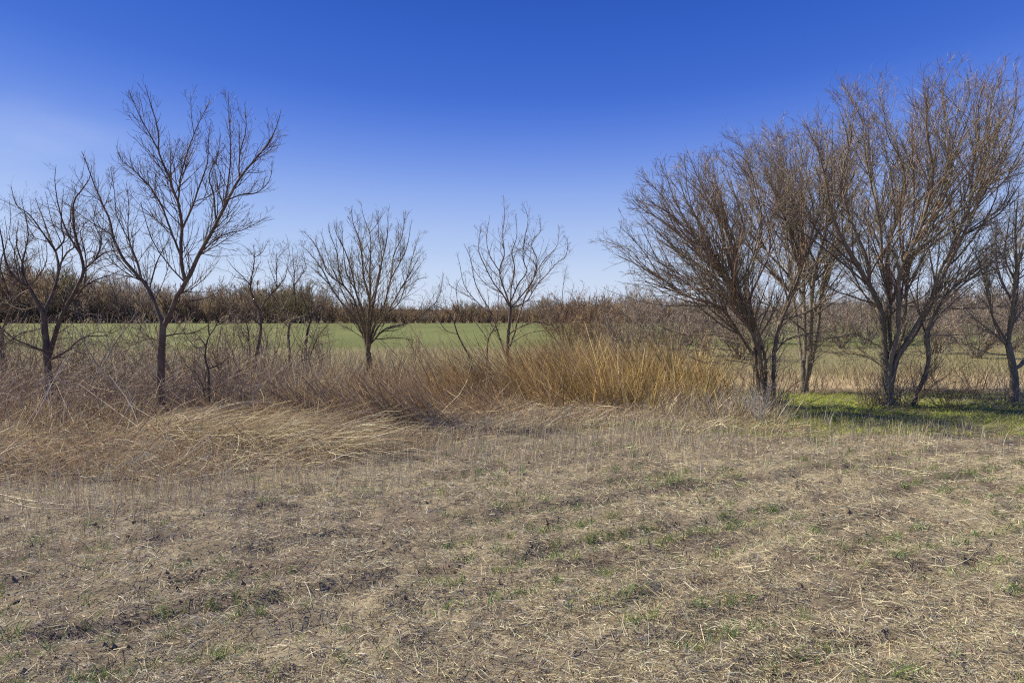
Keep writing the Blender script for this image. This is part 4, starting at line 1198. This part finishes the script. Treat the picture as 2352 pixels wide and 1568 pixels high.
# bramble tangle on the left
a = Acc(); n = 5200
x = rng.uniform(-11, -3.2, n); y = rng.uniform(11.2, 17.5, n); keep = (np.abs(x) < y * .76) & (rng.random(n) < sstep(-3.0, -6, x) * .8 + .2); x, y = x[keep], y[keep]; n = len(x)
K = 7; P = np.zeros((n, K, 3)); P[:, 0] = np.stack([x, y, gh(x, y)], -1)
d = rng.normal(0, .7, (n, 3)); d[:, 2] = np.abs(d[:, 2]) + .8; d /= np.linalg.norm(d, axis=1, keepdims=True); ln = rng.uniform(.5, 1.5, n)
for k in range(1, K):
    P[:, k] = P[:, k - 1] + d * (ln / (K - 1))[:, None]
    d = d + rng.normal(0, .25, (n, 3)); d[:, 2] -= .16; d /= np.linalg.norm(d, axis=1, keepdims=True)
P[..., 2] = np.maximum(P[..., 2], .02)
a.tubes(P, np.linspace(.0042, .0018, K)[None] * np.ones((n, 1)), palette(rng, n, [(.38, .28, .19), (.30, .22, .155), (.50, .42, .32)], None, .2), S=3)
stuff('bramble_tangle', a, M_TWIG, 'tangle of thin brown bramble canes under the trees on the left', 'brambles')


# ------------------------------------------------------------------ single stalks and branches one can point to
def stalk(pts, r, colr, name, label, cat, S=6, group=None):
    pts = resample(np.array(pts, float), 12)
    a = Acc(); base = pts[0].copy()
    a.tubes(pts[None], np.linspace(r, r * .45, 12)[None], np.array([colr]), S=S)
    o = obj(name, a.mesh(name, M_TWIG, base), loc=base)
    o['label'] = label; o['category'] = cat
    if group: o['group'] = group
    return o


def gpts(pl, z=.03):
    out = []
    for (px, py) in pl:
        gx, gy = ground_xy(px, py); out.append((gx, gy, float(gh(gx, gy)) + z))
    return out


br = thing('fallen_branch', 'dark fallen branch lying on the matted grass near the left edge', 'branch', gpts([(20, 1076)])[0])
bp_ = gpts([(-10, 1073), (50, 1078), (110, 1094), (180, 1100), (240, 1108), (300, 1110), (335, 1114)], .05)
a = Acc(); q = resample(np.array(bp_), 26); q[:, 2] += .012 * np.sin(np.arange(26) * .9)
a.tubes(q[None], np.linspace(.016, .006, 26)[None], np.array([[.085, .075, .08]]), S=7, rough=.05, rng=rng)
obj('main_stem', a.mesh('main_stem', M_BARK, br.location), br)
q2, r2 = grow(rng, q[None], np.linspace(.016, .006, 26)[None], 3.5, .1, .1, .3, 45, up=.1, K=4)
for i in range(len(q2)):
    a = Acc(); a.tubes(q2[i:i + 1], r2[i:i + 1], palette(rng, 1, [(.12, .1, .1)]), S=4)
    obj('side_twig', a.mesh('side_twig', M_TWIG, br.location), br)
stalk(gpts([(2008, 1063), (2050, 1074), (2112, 1092)], .03), .006, (.62, .52, .36), 'dry_stalk', 'longest pale dry stalk lying on the field at the right, upper one', 'stalk')
stalk(gpts([(2088, 1120), (2140, 1130), (2238, 1142)], .03), .004, (.56, .46, .32), 'dry_stalk', 'thin pale stalk lying just below the longest one on the right', 'stalk')
stalk(gpts([(0, 1142), (60, 1150), (160, 1170), (240, 1172)], .04), .006, (.60, .52, .42), 'dry_stalk', 'pale bent cane lying at the left edge under the fallen branch', 'stalk')
stalk(gpts([(10, 1150), (80, 1178), (190, 1186)], .04), .005, (.56, .49, .40), 'dry_stalk', 'second pale cane at the left edge, crossing below the bent one', 'stalk')
stalk(gpts([(690, 1322), (706, 1345), (715, 1378), (712, 1405)], .02), .004, (.48, .42, .36), 'dry_stalk', 'curved grey stalk on the soil left of the lower middle', 'stalk')
stalk(gpts([(1618, 1440), (1650, 1418)], .03), .004, (.58, .46, .28), 'dry_stalk', 'short yellow stalk in the lower right foreground', 'stalk')
# long canes crossing above the undergrowth on the left
cane = [((30, 1040, 9.9), (70, 960, 10.6), (170, 800, 11.4)), ((200, 1030, 10.2), (160, 950, 10.7), (128, 878, 11.2)), ((230, 1040, 9.6), (265, 985, 10.4), (312, 905, 11.0)),
        ((390, 1050, 9.4), (330, 990, 10.2), (262, 940, 10.8), (180, 880, 11.4)), ((120, 1010, 10.4), (118, 930, 10.8), (112, 862, 11)),
        ((330, 1010, 10.4), (300, 930, 10.8), (250, 860, 11.2)), ((60, 1000, 10.2), (110, 900, 10.8), (150, 820, 11.2)), ((470, 1060, 9.6), (420, 1000, 10.1), (352, 960, 10.6), (300, 930, 11))]
wh = ['rising right from the left edge', 'leaning left under the gnarled trunk', 'tilting right beside the leaning pale stems', 'sweeping left before the tall trunk',
      'standing upright below the gnarled tree', 'leaning left in front of the pale stems', 'crossing the gnarled trunk low down', 'lying over the pale swath']
for pl, w_ in zip(cane, wh):
    stalk([at(px, py, d) for px, py, d in pl], .0055, (.52, .47, .42), 'dry_cane', 'long bleached cane ' + w_, 'cane')
print('TRIS total', TRIS[0])
